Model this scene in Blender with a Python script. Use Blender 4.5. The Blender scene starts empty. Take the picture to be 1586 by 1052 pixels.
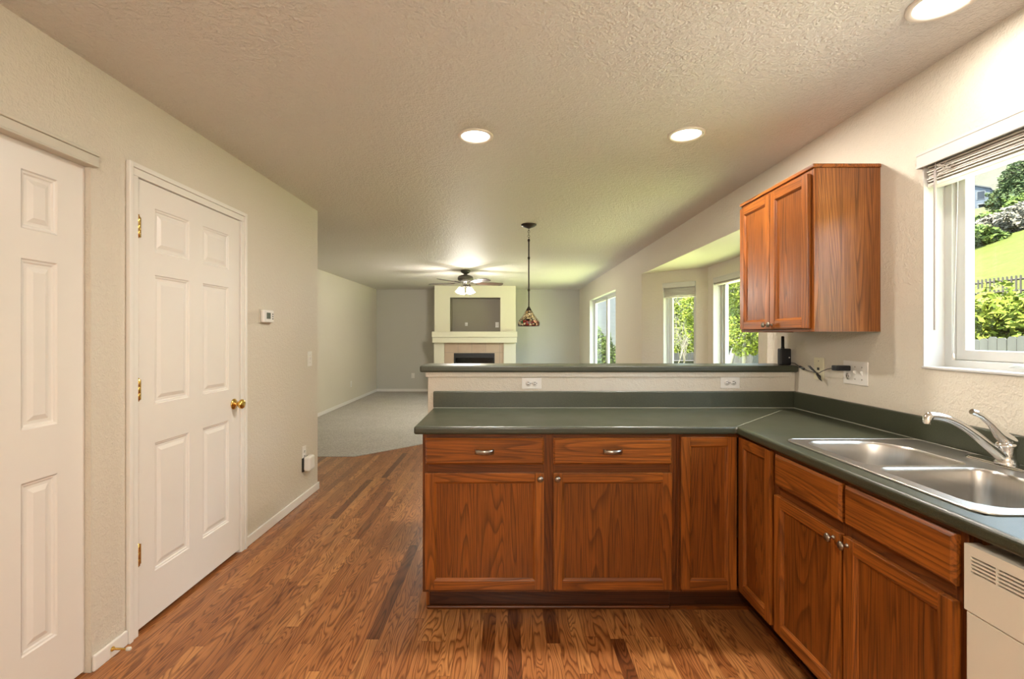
import bpy, bmesh, math, random
from mathutils import Vector, Matrix
import numpy as np

S = bpy.context.scene
COL = S.collection
PI = math.pi

# ------------------------------------------------------------------ camera, sky, sun, exposure
EYE = 1.3525
cam_d = bpy.data.cameras.new('camera')
cam_d.sensor_width = 36.0
cam_d.sensor_fit = 'HORIZONTAL'
cam_d.lens = 740 / 1586 * 36
cam_d.shift_x = 6.5 / 1586
cam_d.shift_y = -7.0 / 1586
cam_d.clip_start = 0.02
cam_d.clip_end = 1000
cam = bpy.data.objects.new('camera', cam_d)
COL.objects.link(cam)
cam.location = (0, 0, EYE)
cam.rotation_euler = (PI / 2, 0, 0)
S.camera = cam

S.view_settings.view_transform = 'Standard'
S.view_settings.look = 'None'
S.view_settings.gamma = 1.0
S.view_settings.use_curve_mapping = False
S.view_settings.exposure = 0.12

world = bpy.data.worlds.new('sky')
S.world = world
world.use_nodes = True
bg = world.node_tree.nodes['Background']
bg.inputs[0].default_value = (0.62, 0.80, 1.0, 1)
bg.inputs[1].default_value = 12.0

sun_d = bpy.data.lights.new('sun', 'SUN')
sun_d.energy = 54.0
sun_d.angle = 0.01
sun_d.color = (1.0, 0.95, 0.86)
sun = bpy.data.objects.new('sun', sun_d)
COL.objects.link(sun)
sun.rotation_euler = Vector((0.40, 0.22, -1.0)).to_track_quat('-Z', 'Y').to_euler()

WARM = (1.0, 0.94, 0.85)
CAN_W = 23.0
FAN_W = 21.0
FILL_W = 116.0  # power of the added fill globe behind the camera

# ------------------------------------------------------------------ mesh helpers
class MB:
    """collects shapes in world coordinates, then links them as one mesh object"""
    def __init__(s):
        s.v = []; s.f = []; s.m = []; s.sm = []; s.xf = None
    def add(s, verts, faces, mat=0, smooth=False):
        b = len(s.v)
        for p in verts:
            p = Vector(p)
            s.v.append(tuple(s.xf(p) if s.xf else p))
        for f in faces:
            s.f.append(tuple(b + i for i in f)); s.m.append(mat); s.sm.append(smooth)
    def box(s, x0, x1, y0, y1, z0, z1, mat=0):
        x0, x1 = min(x0, x1), max(x0, x1); y0, y1 = min(y0, y1), max(y0, y1); z0, z1 = min(z0, z1), max(z0, z1)
        v = [(x0,y0,z0),(x1,y0,z0),(x1,y1,z0),(x0,y1,z0),(x0,y0,z1),(x1,y0,z1),(x1,y1,z1),(x0,y1,z1)]
        f = [(0,3,2,1),(4,5,6,7),(0,1,5,4),(1,2,6,5),(2,3,7,6),(3,0,4,7)]
        s.add(v, f, mat)
        return s
    def prism(s, poly, z0, z1, mat=0):
        n = len(poly)
        v = [(p[0], p[1], z0) for p in poly] + [(p[0], p[1], z1) for p in poly]
        f = [tuple(range(n))[::-1], tuple(range(n, 2*n))]
        f += [(i, (i+1) % n, n + (i+1) % n, n + i) for i in range(n)]
        s.add(v, f, mat)
        return s
    def tube(s, pts, r, seg=12, mat=0, caps=True):
        pts = [Vector(p) for p in pts]
        n = len(pts)
        rr = r if isinstance(r, (list, tuple)) else [r] * n
        v = []; up = None
        for i, p in enumerate(pts):
            t = (pts[min(i+1, n-1)] - pts[max(i-1, 0)]).normalized()
            if up is None:
                a = Vector((0,0,1)) if abs(t.z) < 0.9 else Vector((1,0,0))
                up = (a - t * a.dot(t)).normalized()
            else:
                up = (up - t * up.dot(t)).normalized()
            w = t.cross(up)
            for k in range(seg):
                a = 2*PI*k/seg
                v.append(p + (up*math.cos(a) + w*math.sin(a)) * rr[i])
        f = []
        for i in range(n-1):
            for k in range(seg):
                k2 = (k+1) % seg
                f.append((i*seg+k, i*seg+k2, (i+1)*seg+k2, (i+1)*seg+k))
        s.add(v, f, mat, True)
        if caps:
            s.add(v[:seg], [tuple(range(seg))[::-1]], mat)
            s.add(v[-seg:], [tuple(range(seg))], mat)
        return s
    def lathe(s, prof, c=(0,0,0), axis='Z', seg=32, mat=0, smooth=True):
        """prof = [(radius, height)] revolved about an axis through c"""
        c = Vector(c); v = []
        for r, h in prof:
            for k in range(seg):
                a = 2*PI*k/seg
                x, y = r*math.cos(a), r*math.sin(a)
                if axis == 'Z': q = Vector((x, y, h))
                elif axis == 'X': q = Vector((h, x, y))
                else: q = Vector((y, h, x))
                v.append(c + q)
        f = []
        for i in range(len(prof)-1):
            for k in range(seg):
                k2 = (k+1) % seg
                f.append((i*seg+k, i*seg+k2, (i+1)*seg+k2, (i+1)*seg+k))
        s.add(v, f, mat, smooth)
        return s
    def cells(s, us, vs, inside, w0, w1, mp, mat=0):
        """a plate made from the grid cells that are inside; mp(u,v,w) -> world point"""
        idx = {}; V = []; F = []
        def vid(i, j, k):
            key = (i, j, k)
            if key not in idx:
                idx[key] = len(V); V.append(mp(us[i], vs[j], (w0, w1)[k]))
            return idx[key]
        nu, nv = len(us)-1, len(vs)-1
        ins = lambda i, j: 0 <= i < nu and 0 <= j < nv and inside((us[i]+us[i+1])/2, (vs[j]+vs[j+1])/2)
        for i in range(nu):
            for j in range(nv):
                if not ins(i, j): continue
                F.append((vid(i,j,1), vid(i+1,j,1), vid(i+1,j+1,1), vid(i,j+1,1)))
                F.append((vid(i,j,0), vid(i,j+1,0), vid(i+1,j+1,0), vid(i+1,j,0)))
                if not ins(i-1, j): F.append((vid(i,j,0), vid(i,j,1), vid(i,j+1,1), vid(i,j+1,0)))
                if not ins(i+1, j): F.append((vid(i+1,j,0), vid(i+1,j+1,0), vid(i+1,j+1,1), vid(i+1,j,1)))
                if not ins(i, j-1): F.append((vid(i,j,0), vid(i+1,j,0), vid(i+1,j,1), vid(i,j,1)))
                if not ins(i, j+1): F.append((vid(i,j+1,0), vid(i,j+1,1), vid(i+1,j+1,1), vid(i+1,j+1,0)))
        s.add(V, F, mat)
        return s
    def build(s, name, mats, parent=None, bevel=0, seg=2, fix=True):
        me = bpy.data.meshes.new(name)
        root = parent
        while root is not None and root.parent is not None: root = root.parent
        off = Vector(root.location) if root is not None else Vector((0,0,0))
        me.from_pydata([tuple(Vector(p) - off) for p in s.v], [], s.f)
        if not isinstance(mats, (list, tuple)): mats = [mats]
        for m in mats: me.materials.append(m)
        me.polygons.foreach_set('material_index', s.m)
        me.polygons.foreach_set('use_smooth', s.sm)
        if fix:
            bm = bmesh.new(); bm.from_mesh(me)
            bmesh.ops.recalc_face_normals(bm, faces=bm.faces)
            bm.to_mesh(me); bm.free()
        me.update()
        o = bpy.data.objects.new(name, me); COL.objects.link(o)
        if parent is not None: o.parent = parent
        if bevel:
            b = o.modifiers.new('bevel', 'BEVEL'); b.width = bevel; b.segments = seg
            b.limit_method = 'ANGLE'; b.angle_limit = math.radians(35); b.harden_normals = False
        return o

def thing(name, loc, label, cat, group=None):
    o = bpy.data.objects.new(name, None); COL.objects.link(o)
    o.location = loc; o.empty_display_size = 0.05
    o['label'] = label; o['category'] = cat
    if group: o['group'] = group
    return o
def tag(o, label, cat, group=None, kind=None):
    o['label'] = label; o['category'] = cat
    if group: o['group'] = group
    if kind: o['kind'] = kind
    return o
def struct(o, label=None, cat=None):
    o['kind'] = 'structure'
    if label: o['label'] = label
    if cat: o['category'] = cat
    return o
def sroot(name, loc, label, cat):
    o = thing(name, loc, label, cat); o['kind'] = 'structure'
    return o

def curve_plate(name, splines, z, thick, bevel, mat, parent):
    """flat plate with holes from closed 2D outlines"""
    cu = bpy.data.curves.new(name, 'CURVE'); cu.dimensions = '2D'; cu.fill_mode = 'BOTH'
    cu.extrude = thick/2; cu.bevel_depth = bevel; cu.bevel_resolution = 2; cu.offset = -bevel
    for pts in splines:
        sp = cu.splines.new('POLY'); sp.points.add(len(pts)-1)
        for i, p in enumerate(pts): sp.points[i].co = (p[0], p[1], 0, 1)
        sp.use_cyclic_u = True
    tmp = bpy.data.objects.new('tmp', cu); COL.objects.link(tmp)
    dg = bpy.context.evaluated_depsgraph_get()
    me = bpy.data.meshes.new_from_object(tmp.evaluated_get(dg))
    bpy.data.objects.remove(tmp); bpy.data.curves.remove(cu)
    root = parent
    while root.parent is not None: root = root.parent
    me.transform(Matrix.Translation(Vector((0,0,z)) - Vector(root.location)))
    me.materials.clear(); me.materials.append(mat)
    me.name = name
    o = bpy.data.objects.new(name, me); COL.objects.link(o); o.parent = parent
    return o

def rrect(x0, x1, y0, y1, r, n=8):
    if not isinstance(r, (list, tuple)): r = [r]*4
    pts = []
    for (cx, cy, a0, rr) in ((x1-r[0], y0+r[0], -90, r[0]), (x1-r[1], y1-r[1], 0, r[1]), (x0+r[2], y1-r[2], 90, r[2]), (x0+r[3], y0+r[3], 180, r[3])):
        for k in range(n+1):
            a = math.radians(a0 + 90*k/n)
            pts.append((cx + rr*math.cos(a), cy + rr*math.sin(a)))
    return pts

# ------------------------------------------------------------------ materials
def srgb(r, g, b):
    f = lambda c: (c/255/12.92) if c/255 <= 0.04045 else ((c/255+0.055)/1.055)**2.4
    return (f(r), f(g), f(b), 1)
class N:
    def __init__(s, name):
        s.mat = bpy.data.materials.new(name); s.mat.use_nodes = True
        s.t = s.mat.node_tree; s.b = s.t.nodes['Principled BSDF']
        s.out = s.t.nodes['Material Output']
    def n(s, typ, **kw):
        nd = s.t.nodes.new('ShaderNode' + typ)
        for k, v in kw.items(): setattr(nd, k, v)
        return nd
    def l(s, a, b): s.t.links.new(a, b)
    def math(s, op, a, b=None, clamp=False):
        nd = s.n('Math', operation=op); nd.use_clamp = clamp
        for i, x in enumerate((a, b)):
            if x is None: continue
            if isinstance(x, (int, float)): nd.inputs[i].default_value = x
            else: s.l(x, nd.inputs[i])
        return nd.outputs[0]
    def co(s, rnd=0.0):
        tc = s.n('TexCoord').outputs['Object']
        if rnd:
            oi = s.n('ObjectInfo')
            m = s.math('MULTIPLY', oi.outputs['Random'], rnd)
            va = s.n('VectorMath', operation='ADD'); s.l(tc, va.inputs[0]); s.l(m, va.inputs[1])
            return va.outputs[0]
        return tc
    def scale(s, vec, sc):
        mp = s.n('Mapping'); s.l(vec, mp.inputs['Vector']); mp.inputs['Scale'].default_value = sc
        return mp.outputs[0]
    def noise(s, vec, scale=5, detail=2, rough=0.5, dist=0):
        nd = s.n('TexNoise'); s.l(vec, nd.inputs['Vector'])
        nd.inputs['Scale'].default_value = scale; nd.inputs['Detail'].default_value = detail
        nd.inputs['Roughness'].default_value = rough; nd.inputs['Distortion'].default_value = dist
        return nd.outputs['Fac']
    def ramp(s, fac, stops, interp='LINEAR'):
        nd = s.n('ValToRGB'); nd.color_ramp.interpolation = interp
        e = nd.color_ramp.elements
        while len(e) < len(stops): e.new(0.5)
        for i, (p, c) in enumerate(stops):
            e[i].position = p; e[i].color = c if len(c) == 4 else (*c, 1)
        s.l(fac, nd.inputs[0])
        return nd.outputs[0]
    def mix(s, fac, a, b, mode='MIX'):
        nd = s.n('MixRGB', blend_type=mode)
        for i, x in zip((0, 1, 2), (fac, a, b)):
            if isinstance(x, (int, float)): nd.inputs[i].default_value = x
            elif isinstance(x, tuple): nd.inputs[i].default_value = x
            else: s.l(x, nd.inputs[i])
        return nd.outputs[0]
    def color(s, c):
        if isinstance(c, tuple): s.b.inputs['Base Color'].default_value = c
        else: s.l(c, s.b.inputs['Base Color'])
    def rough(s, r):
        if isinstance(r, (int, float)): s.b.inputs['Roughness'].default_value = r
        else: s.l(r, s.b.inputs['Roughness'])
    def bump(s, h, strength=0.2, dist=0.01):
        nd = s.n('Bump'); nd.inputs['Strength'].default_value = strength; nd.inputs['Distance'].default_value = dist
        s.l(h, nd.inputs['Height']); s.l(nd.outputs[0], s.b.inputs['Normal'])
    def spec(s, v): s.b.inputs['Specular IOR Level'].default_value = v
    def metal(s, v=1): s.b.inputs['Metallic'].default_value = v

def plain(name, col, rough=0.5, metal=0, spec=0.5, emit=None, estr=0, var=0.06):
    m = N(name)
    n_ = m.noise(m.co(3), 14, 3)
    m.color(m.mix(n_, tuple(c*(1-var) for c in col[:3]) + (1,), tuple(min(1, c*(1+var)) for c in col[:3]) + (1,)))
    m.rough(rough); m.metal(metal); m.spec(spec)
    if emit:
        m.b.inputs['Emission Color'].default_value = emit; m.b.inputs['Emission Strength'].default_value = estr
    return m.mat
def painted(name, col, scale=120, strength=0.25, dist=0.004, rough=0.6, spec=0.3):
    m = N(name); c = m.co()
    n1 = m.noise(c, scale, 3, 0.55)
    n2 = m.noise(c, scale*0.35, 2, 0.5)
    m.color(m.mix(m.noise(c, 1.5, 2), tuple(x*0.97 for x in col[:3]) + (1,), tuple(min(1, x*1.03) for x in col[:3]) + (1,)))
    h = m.ramp(m.math('MULTIPLY', n1, n2), [(0.18, (0,0,0)), (0.36, (1,1,1))])
    m.bump(h, strength, dist); m.rough(rough); m.spec(spec)
    return m.mat

def oak(name, axis, dark, mid, light, rough=0.32, ring=46, rndv=17.0):
    m = N(name); c = m.co(rndv)
    A = {'X': 0, 'Y': 1, 'Z': 2}[axis]
    sc = [7, 7, 7]; sc[A] = 0.42
    low = m.noise(m.scale(c, sc), 1.0, 1.2, 0.45, 0.25)
    ringv = m.math('FRACT', m.math('MULTIPLY', low, ring * 0.55))
    rings = m.ramp(ringv, [(0.0, (0,0,0)), (0.12, (1,1,1)), (0.62, (0.85,0.85,0.85)), (1.0, (0.1,0.1,0.1))])
    sp = [170, 170, 170]; sp[A] = 4.5
    pores = m.noise(m.scale(c, sp), 1.0, 3, 0.6)
    pores = m.ramp(pores, [(0.36, (0,0,0)), (0.56, (1,1,1))])
    sl = [14, 14, 14]; sl[A] = 0.6
    slow = m.noise(m.scale(c, sl), 1.0, 2)
    base = m.mix(slow, mid, light)
    col = m.mix(m.math('MULTIPLY', m.math('SUBTRACT', 1.0, rings), 0.66), base, dark)
    col = m.mix(m.math('MULTIPLY', m.math('SUBTRACT', 1.0, pores), 0.50), col, dark)
    blotch = m.noise(c, 2.2, 2)
    col = m.mix(m.ramp(blotch, [(0.3, (0.30,0.30,0.30)), (0.7, (0,0,0))]), col, dark)
    m.color(col)
    m.rough(m.math('ADD', m.math('MULTIPLY', pores, -0.06), rough + 0.05)); m.spec(0.38)
    m.bump(m.mix(0.5, rings, pores), 0.12, 0.002)
    return m.mat

O_D, O_M, O_L = srgb(60, 27, 7), srgb(146, 78, 23), srgb(170, 98, 36)
oakX = oak('oak_grain_across', 'X', O_D, O_M, O_L)
oakY = oak('oak_grain_deep', 'Y', O_D, O_M, O_L)
oakZ = oak('oak_grain_upright', 'Z', O_D, O_M, O_L)
O_PD, O_PM, O_PL = srgb(54, 24, 6), srgb(128, 67, 19), srgb(150, 84, 28)
oakP = oak('oak_panel_upright', 'Z', O_PD, O_PM, O_PL, ring=60)
oakS = oak('oak_veneer_side', 'Z', srgb(66, 34, 14), srgb(144, 86, 42), srgb(162, 102, 54), ring=60)
frameX = oak('oak_frame_across', 'X', srgb(48, 20, 6), srgb(104, 52, 17), srgb(124, 68, 24))
frameY = oak('oak_frame_deep', 'Y', srgb(48, 20, 6), srgb(104, 52, 17), srgb(124, 68, 24))
frameZ = oak('oak_frame_upright', 'Z', srgb(48, 20, 6), srgb(104, 52, 17), srgb(124, 68, 24))
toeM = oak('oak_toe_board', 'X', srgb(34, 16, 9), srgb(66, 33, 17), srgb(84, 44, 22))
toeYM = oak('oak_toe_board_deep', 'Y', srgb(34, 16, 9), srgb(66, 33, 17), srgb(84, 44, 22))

WALL = (0.675, 0.615, 0.515, 1)
wallM = painted('wall_paint_greige', WALL, 120, 0.42, 0.0035, 0.55, 0.35)
wallFarM = painted('wall_back_grey', (0.55, 0.53, 0.47, 1), 150, 0.3, 0.003, 0.6, 0.3)  # back wall tone, darker and greyer than the other walls
ceilM = painted('ceiling_knockdown', (0.68, 0.635, 0.575, 1), 95, 0.6, 0.006, 0.55, 0.3)
creamM = painted('chimney_cream_paint', (0.72, 0.68, 0.53, 1), 150, 0.15, 0.002, 0.55, 0.3)
nicheM = painted('niche_taupe_paint', (0.30, 0.265, 0.215, 1), 150, 0.15, 0.002, 0.6, 0.3)
trimM = plain('trim_white_paint', (0.80, 0.765, 0.71, 1), 0.32, var=0.015)
doorM = plain('door_white_paint', (0.80, 0.755, 0.70, 1), 0.35, var=0.015)
valM = plain('track_cover_greige', (0.60, 0.555, 0.46, 1), 0.45, var=0.03)
vinylM = plain('window_vinyl', (0.60, 0.60, 0.575, 1), 0.4, spec=0.3, var=0.01)
liningM = plain('window_lining_paint', (0.60, 0.58, 0.545, 1), 0.5, spec=0.3, var=0.01)
plateM = plain('plate_white_plastic', (0.80, 0.77, 0.72, 1), 0.3, var=0.01)
almondM = plain('plate_almond_plastic', (0.76, 0.70, 0.50, 1), 0.35, var=0.01)
blackM = plain('black_plastic', (0.012, 0.012, 0.014, 1), 0.32)
slotM = plain('dark_slot', (0.02, 0.018, 0.015, 1), 0.6)
bronzeM = plain('dark_bronze', (0.035, 0.026, 0.02, 1), 0.4, 0.6)
fanM = plain('fan_pewter_metal', (0.13, 0.12, 0.10, 1), 0.35, 0.6)
bladeM = oak('fan_blade_dark_wood', 'X', srgb(40, 28, 20), srgb(66, 50, 38), srgb(84, 66, 52), rough=0.4)
brassM = plain('polished_brass', (0.72, 0.47, 0.13, 1), 0.2, 1.0)
nickelM = plain('brushed_nickel', (0.33, 0.29, 0.25, 1), 0.30, 1.0)
chromeM = plain('polished_chrome', (0.80, 0.80, 0.80, 1), 0.08, 1.0, var=0.01)
biscuitM = plain('dishwasher_biscuit_enamel', (0.66, 0.60, 0.49, 1), 0.3, var=0.01)
lensM = plain('lamp_lens_glowing', (0.9, 0.9, 0.85, 1), 0.5, emit=(1, 0.93, 0.80, 1), estr=9)
canTrimM = plain('can_trim_white', (0.74, 0.66, 0.56, 1), 0.4, var=0.01)
glassShadeM = plain('frosted_glass_lit', (0.9, 0.9, 0.85, 1), 0.4, emit=(1, 0.92, 0.78, 1), estr=6)
rubberM = plain('white_rubber_tip', (0.65, 0.6, 0.52, 1), 0.6)
blindM = plain('blind_vinyl', (0.74, 0.69, 0.62, 1), 0.4, var=0.02)
wandM = plain('wand_grey_plastic', (0.42, 0.38, 0.36, 1), 0.3)
lcdM = plain('thermostat_display', (0.10, 0.11, 0.09, 1), 0.2)
fireM = plain('firebox_black_steel', (0.014, 0.014, 0.016, 1), 0.35)
roomdarkM = plain('firebox_soot', (0.02, 0.018, 0.016, 1), 0.9)

def m_steel():
    m = N('brushed_stainless'); c = m.co()
    n1 = m.noise(m.scale(c, (8, 160, 8)), 1, 2)
    m.color(m.mix(n1, (0.50, 0.47, 0.43, 1), (0.58, 0.55, 0.51, 1)))
    m.metal(); m.rough(m.math('ADD', m.math('MULTIPLY', n1, 0.08), 0.27))
    return m.mat
steelM = m_steel()
def m_counter():
    m = N('green_laminate'); c = m.co()
    v = m.noise(c, 420, 2, 0.6)
    col = m.ramp(v, [(0.30, (0.020, 0.024, 0.013)), (0.5, (0.034, 0.038, 0.020)), (0.72, (0.068, 0.070, 0.040))])
    col = m.mix(m.ramp(m.noise(c, 4, 3), [(0.35, (0,0,0)), (0.8, (0.25,0.25,0.25))]), col, (0.07, 0.072, 0.05, 1))
    m.color(col); m.spec(0.6)
    m.rough(m.math('ADD', m.math('MULTIPLY', m.noise(c, 6, 4), 0.14), 0.30))
    m.bump(m.noise(c, 600, 2), 0.05, 0.001)
    return m.mat
counterM = m_counter()
caulkM = plain('laminate_joint_line', (0.34, 0.34, 0.28, 1), 0.4)
def m_floor():
    m = N('oak_strip_floor'); c = m.co()
    sep = m.n('SeparateXYZ'); m.l(c, sep.inputs[0])
    X, Y = sep.outputs[0], sep.outputs[1]
    W, L = 0.0572, 0.95
    u = m.math('DIVIDE', X, W); row = m.math('FLOOR', u); fu = m.math('FRACT', u)
    wn = m.n('TexWhiteNoise', noise_dimensions='1D'); m.l(row, wn.inputs['W'])
    v = m.math('ADD', m.math('DIVIDE', Y, L), m.math('MULTIPLY', wn.outputs[0], 7.3))
    seg = m.math('FLOOR', v); fv = m.math('FRACT', v)
    cb = m.n('CombineXYZ'); m.l(row, cb.inputs[0]); m.l(seg, cb.inputs[1])
    wn2 = m.n('TexWhiteNoise', noise_dimensions='2D'); m.l(cb.outputs[0], wn2.inputs['Vector'])
    idv = wn2.outputs[0]; idc = wn2.outputs[1]
    offs = m.n('VectorMath', operation='MULTIPLY'); m.l(idc, offs.inputs[0]); offs.inputs[1].default_value = (37, 53, 29)
    va = m.n('VectorMath', operation='ADD'); m.l(c, va.inputs[0]); m.l(offs.outputs[0], va.inputs[1])
    cc = va.outputs[0]
    low = m.noise(m.scale(cc, (13, 1.6, 5)), 1.0, 1.5, 0.5, 0.35)
    rv = m.math('FRACT', m.math('MULTIPLY', low, 19.0))
    rings = m.ramp(rv, [(0.0, (0,0,0)), (0.22, (1,1,1)), (0.6, (0.95,0.95,0.95)), (1.0, (0.0,0.0,0.0))])
    po = m.ramp(m.noise(m.scale(cc, (230, 7, 50)), 1, 3, 0.6), [(0.36, (0,0,0)), (0.56, (1,1,1))])
    base = m.ramp(idv, [(0.0, srgb(110, 61, 29)), (0.07, srgb(154, 94, 48)), (0.35, srgb(168, 107, 58)), (0.65, srgb(178, 116, 65)), (0.9, srgb(192, 132, 76)), (1.0, srgb(156, 96, 50))])
    dk = m.mix(1.0, base, (0.30, 0.21, 0.14, 1), 'MULTIPLY')
    col = m.mix(m.math('MULTIPLY', m.math('SUBTRACT', 1.0, rings), 0.85), base, dk)
    col = m.mix(m.math('MULTIPLY', m.math('SUBTRACT', 1.0, po), 0.30), col, dk)
    e1 = m.math('LESS_THAN', m.math('MINIMUM', fu, m.math('SUBTRACT', 1.0, fu)), 0.012)
    e2 = m.math('LESS_THAN', m.math('MINIMUM', fv, m.math('SUBTRACT', 1.0, fv)), 0.0011)
    edge = m.math('MAXIMUM', e1, e2)
    col = m.mix(m.math('MULTIPLY', edge, 0.6), col, srgb(58, 30, 14))
    m.color(col); m.spec(0.5)
    m.rough(m.math('ADD', m.math('MULTIPLY', m.noise(c, 5, 3), 0.10), 0.26))
    m.bump(m.math('SUBTRACT', m.mix(0.6, rings, po), edge), 0.10, 0.0015)
    return m.mat
floorM = m_floor()
def m_carpet():
    m = N('carpet_grey_beige'); c = m.co()
    n1 = m.noise(c, 70, 3, 0.7); n2 = m.noise(c, 2.5, 3)
    col = m.ramp(n1, [(0.3, (0.34, 0.31, 0.28)), (0.7, (0.66, 0.62, 0.565))])
    col = m.mix(m.ramp(n2, [(0.35, (0.22,0.22,0.22)), (0.65, (0,0,0))]), col, (0.36, 0.33, 0.29, 1))
    m.color(col); m.rough(0.95); m.spec(0.1); m.bump(n1, 0.8, 0.01)
    return m.mat
carpetM = m_carpet()
def m_tile():
    m = N('peach_surround_tile'); c = m.co()
    br = m.n('TexBrick'); m.l(m.scale(c, (1, 1, 1)), br.inputs['Vector'])
    sep = m.n('SeparateXYZ'); m.l(c, sep.inputs[0]); cb = m.n('CombineXYZ')
    m.l(m.math('ADD', sep.outputs[0], 0.07), cb.inputs[0]); m.l(m.math('ADD', sep.outputs[2], 0.255), cb.inputs[1])
    m.l(cb.outputs[0], br.inputs['Vector'])
    br.offset = 0; br.inputs['Scale'].default_value = 1; br.inputs['Mortar Size'].default_value = 0.006
    br.inputs['Brick Width'].default_value = 0.305; br.inputs['Row Height'].default_value = 0.305
    br.inputs['Color1'].default_value = (0.50, 0.37, 0.26, 1); br.inputs['Color2'].default_value = (0.46, 0.335, 0.235, 1)
    br.inputs['Mortar'].default_value = (0.36, 0.29, 0.22, 1)
    m.color(m.mix(m.ramp(m.noise(c, 6, 4), [(0.4, (0,0,0)), (0.7, (0.3,0.3,0.3))]), br.outputs[0], (0.56, 0.44, 0.33, 1)))
    m.rough(0.4)
    return m.mat
tileM = m_tile()
def m_tiffany():
    m = N('stained_glass_leaded'); c = m.co()
    vo = m.n('TexVoronoi', feature='DISTANCE_TO_EDGE'); m.l(c, vo.inputs['Vector']); vo.inputs['Scale'].default_value = 34
    vc = m.n('TexVoronoi'); m.l(c, vc.inputs['Vector']); vc.inputs['Scale'].default_value = 34
    sep = m.n('SeparateXYZ'); m.l(c, sep.inputs[0])
    sepc = m.n('SeparateColor'); m.l(vc.outputs['Color'], sepc.inputs[0])
    low = m.ramp(sepc.outputs[0], [(0.0, (0.25, 0.03, 0.02)), (0.3, (0.72, 0.60, 0.38)), (0.5, (0.20, 0.10, 0.04)), (0.65, (0.75, 0.45, 0.30)), (0.82, (0.06, 0.16, 0.08)), (0.92, (0.78, 0.68, 0.46))], 'CONSTANT')
    high = m.ramp(sepc.outputs[1], [(0.0, (0.70, 0.58, 0.33)), (0.5, (0.80, 0.70, 0.45)), (0.85, (0.52, 0.36, 0.15))], 'CONSTANT')
    z = m.math('GREATER_THAN', sep.outputs[2], 0.055)
    col = m.mix(z, low, high)
    lead = m.math('LESS_THAN', vo.outputs[0], 0.07)
    m.color(m.mix(lead, col, (0.02, 0.014, 0.01, 1))); m.rough(0.25)
    m.b.inputs['Transmission Weight'].default_value = 0.0
    return m.mat
tiffM = m_tiffany()
def m_glass():
    m = N('window_glass')
    tr = m.n('BsdfTransparent'); gl = m.n('BsdfGlossy'); gl.inputs['Roughness'].default_value = 0.02
    tr.inputs[0].default_value = (0.95, 0.97, 0.96, 1)
    lw = m.n('LayerWeight'); fac = m.math('ADD', m.math('MULTIPLY', m.math('POWER', lw.outputs['Facing'], 5.0), 0.5), 0.02)
    mx = m.n('MixShader'); m.l(fac, mx.inputs[0]); m.l(tr.outputs[0], mx.inputs[1]); m.l(gl.outputs[0], mx.inputs[2])
    m.l(mx.outputs[0], m.out.inputs[0])
    return m.mat
glassM = m_glass()
def m_leaf(name, a, b, sc=3.0):
    m = N(name); c = m.co()
    n1 = m.noise(c, sc, 3, 0.6)
    m.color(m.ramp(n1, [(0.33, a), (0.66, b)])); m.rough(0.7); m.spec(0.08)
    return m.mat
def m_hill():
    m = N('hillside_grass_and_rock'); c = m.co()
    sep = m.n('SeparateXYZ'); m.l(c, sep.inputs[0])
    n1 = m.noise(c, 0.35, 5, 0.7); n2 = m.noise(c, 1.6, 4, 0.7)
    grass = m.mix(n2, (0.026, 0.031, 0.006, 1), (0.052, 0.056, 0.014, 1))
    dry = m.mix(n2, (0.024, 0.022, 0.014, 1), (0.060, 0.055, 0.044, 1))
    z = m.math('ADD', sep.outputs[2], m.math('MULTIPLY', m.math('SUBTRACT', n1, 0.5), 16))
    f = m.ramp(m.math('DIVIDE', z, 40), [(0.20, (0,0,0)), (0.28, (0.55,0.55,0.55)), (0.70, (0.6,0.6,0.6)), (0.8, (1,1,1))])
    near = m.math('LESS_THAN', sep.outputs[0], 8.3)
    bounce_lawn = m.mix(n2, (0.40, 0.44, 0.17, 1), (0.52, 0.54, 0.24, 1))  # ground near the house paled to bounce more light indoors
    m.color(m.mix(near, m.mix(f, grass, dry), bounce_lawn)); m.rough(0.9); m.bump(n2, 0.7, 0.2); m.spec(0.02)
    return m.mat
hillM = m_hill()
def m_fence(name, a, b):
    m = N(name); c = m.co()
    n1 = m.noise(m.scale(c, (9, 9, 0.8)), 1, 4, 0.6); n2 = m.noise(c, 3, 2)
    m.color(m.mix(n2, m.mix(n1, a, b), b)); m.rough(0.85); m.spec(0.15); m.bump(n1, 0.4, 0.01)
    return m.mat
fenceM = m_fence('weathered_fence_wood', (0.013, 0.012, 0.011, 1), (0.046, 0.043, 0.040, 1))
fence2M = m_fence('dark_fence_wood', (0.014, 0.011, 0.008, 1), (0.04, 0.033, 0.025, 1))
barkM = m_fence('bark', (0.05, 0.042, 0.034, 1), (0.14, 0.12, 0.10, 1))

# ------------------------------------------------------------------ dimensions
XL, XR = -1.6685, 1.71        # kitchen walls
XLL = -3.135                  # far left wall of the family room
YB = 11.4                     # back wall
YF = -2.4                     # wall behind the camera
CZ = 2.44
WT = 0.15

def wall_line(mb, p0, p1, thick, z0, z1, holes, mat=0):
    """vertical wall from p0 to p1, thickness to the right of the direction"""
    p0 = Vector(p0); p1 = Vector(p1); d = (p1 - p0); Ln = d.length; d /= Ln
    nrm = Vector((d.y, -d.x))
    us = sorted({0, Ln, *[h[0] for h in holes], *[h[1] for h in holes]})
    vs = sorted({z0, z1, *[h[2] for h in holes], *[h[3] for h in holes]})
    ins = lambda u, v: not any(h[0] < u < h[1] and h[2] < v < h[3] for h in holes)
    def mp(u, v, w):
        q = p0 + d*u + nrm*w
        return (q.x, q.y, v)
    mb.cells(us, vs, ins, 0, thick, mp, mat)
    return mb

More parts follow.
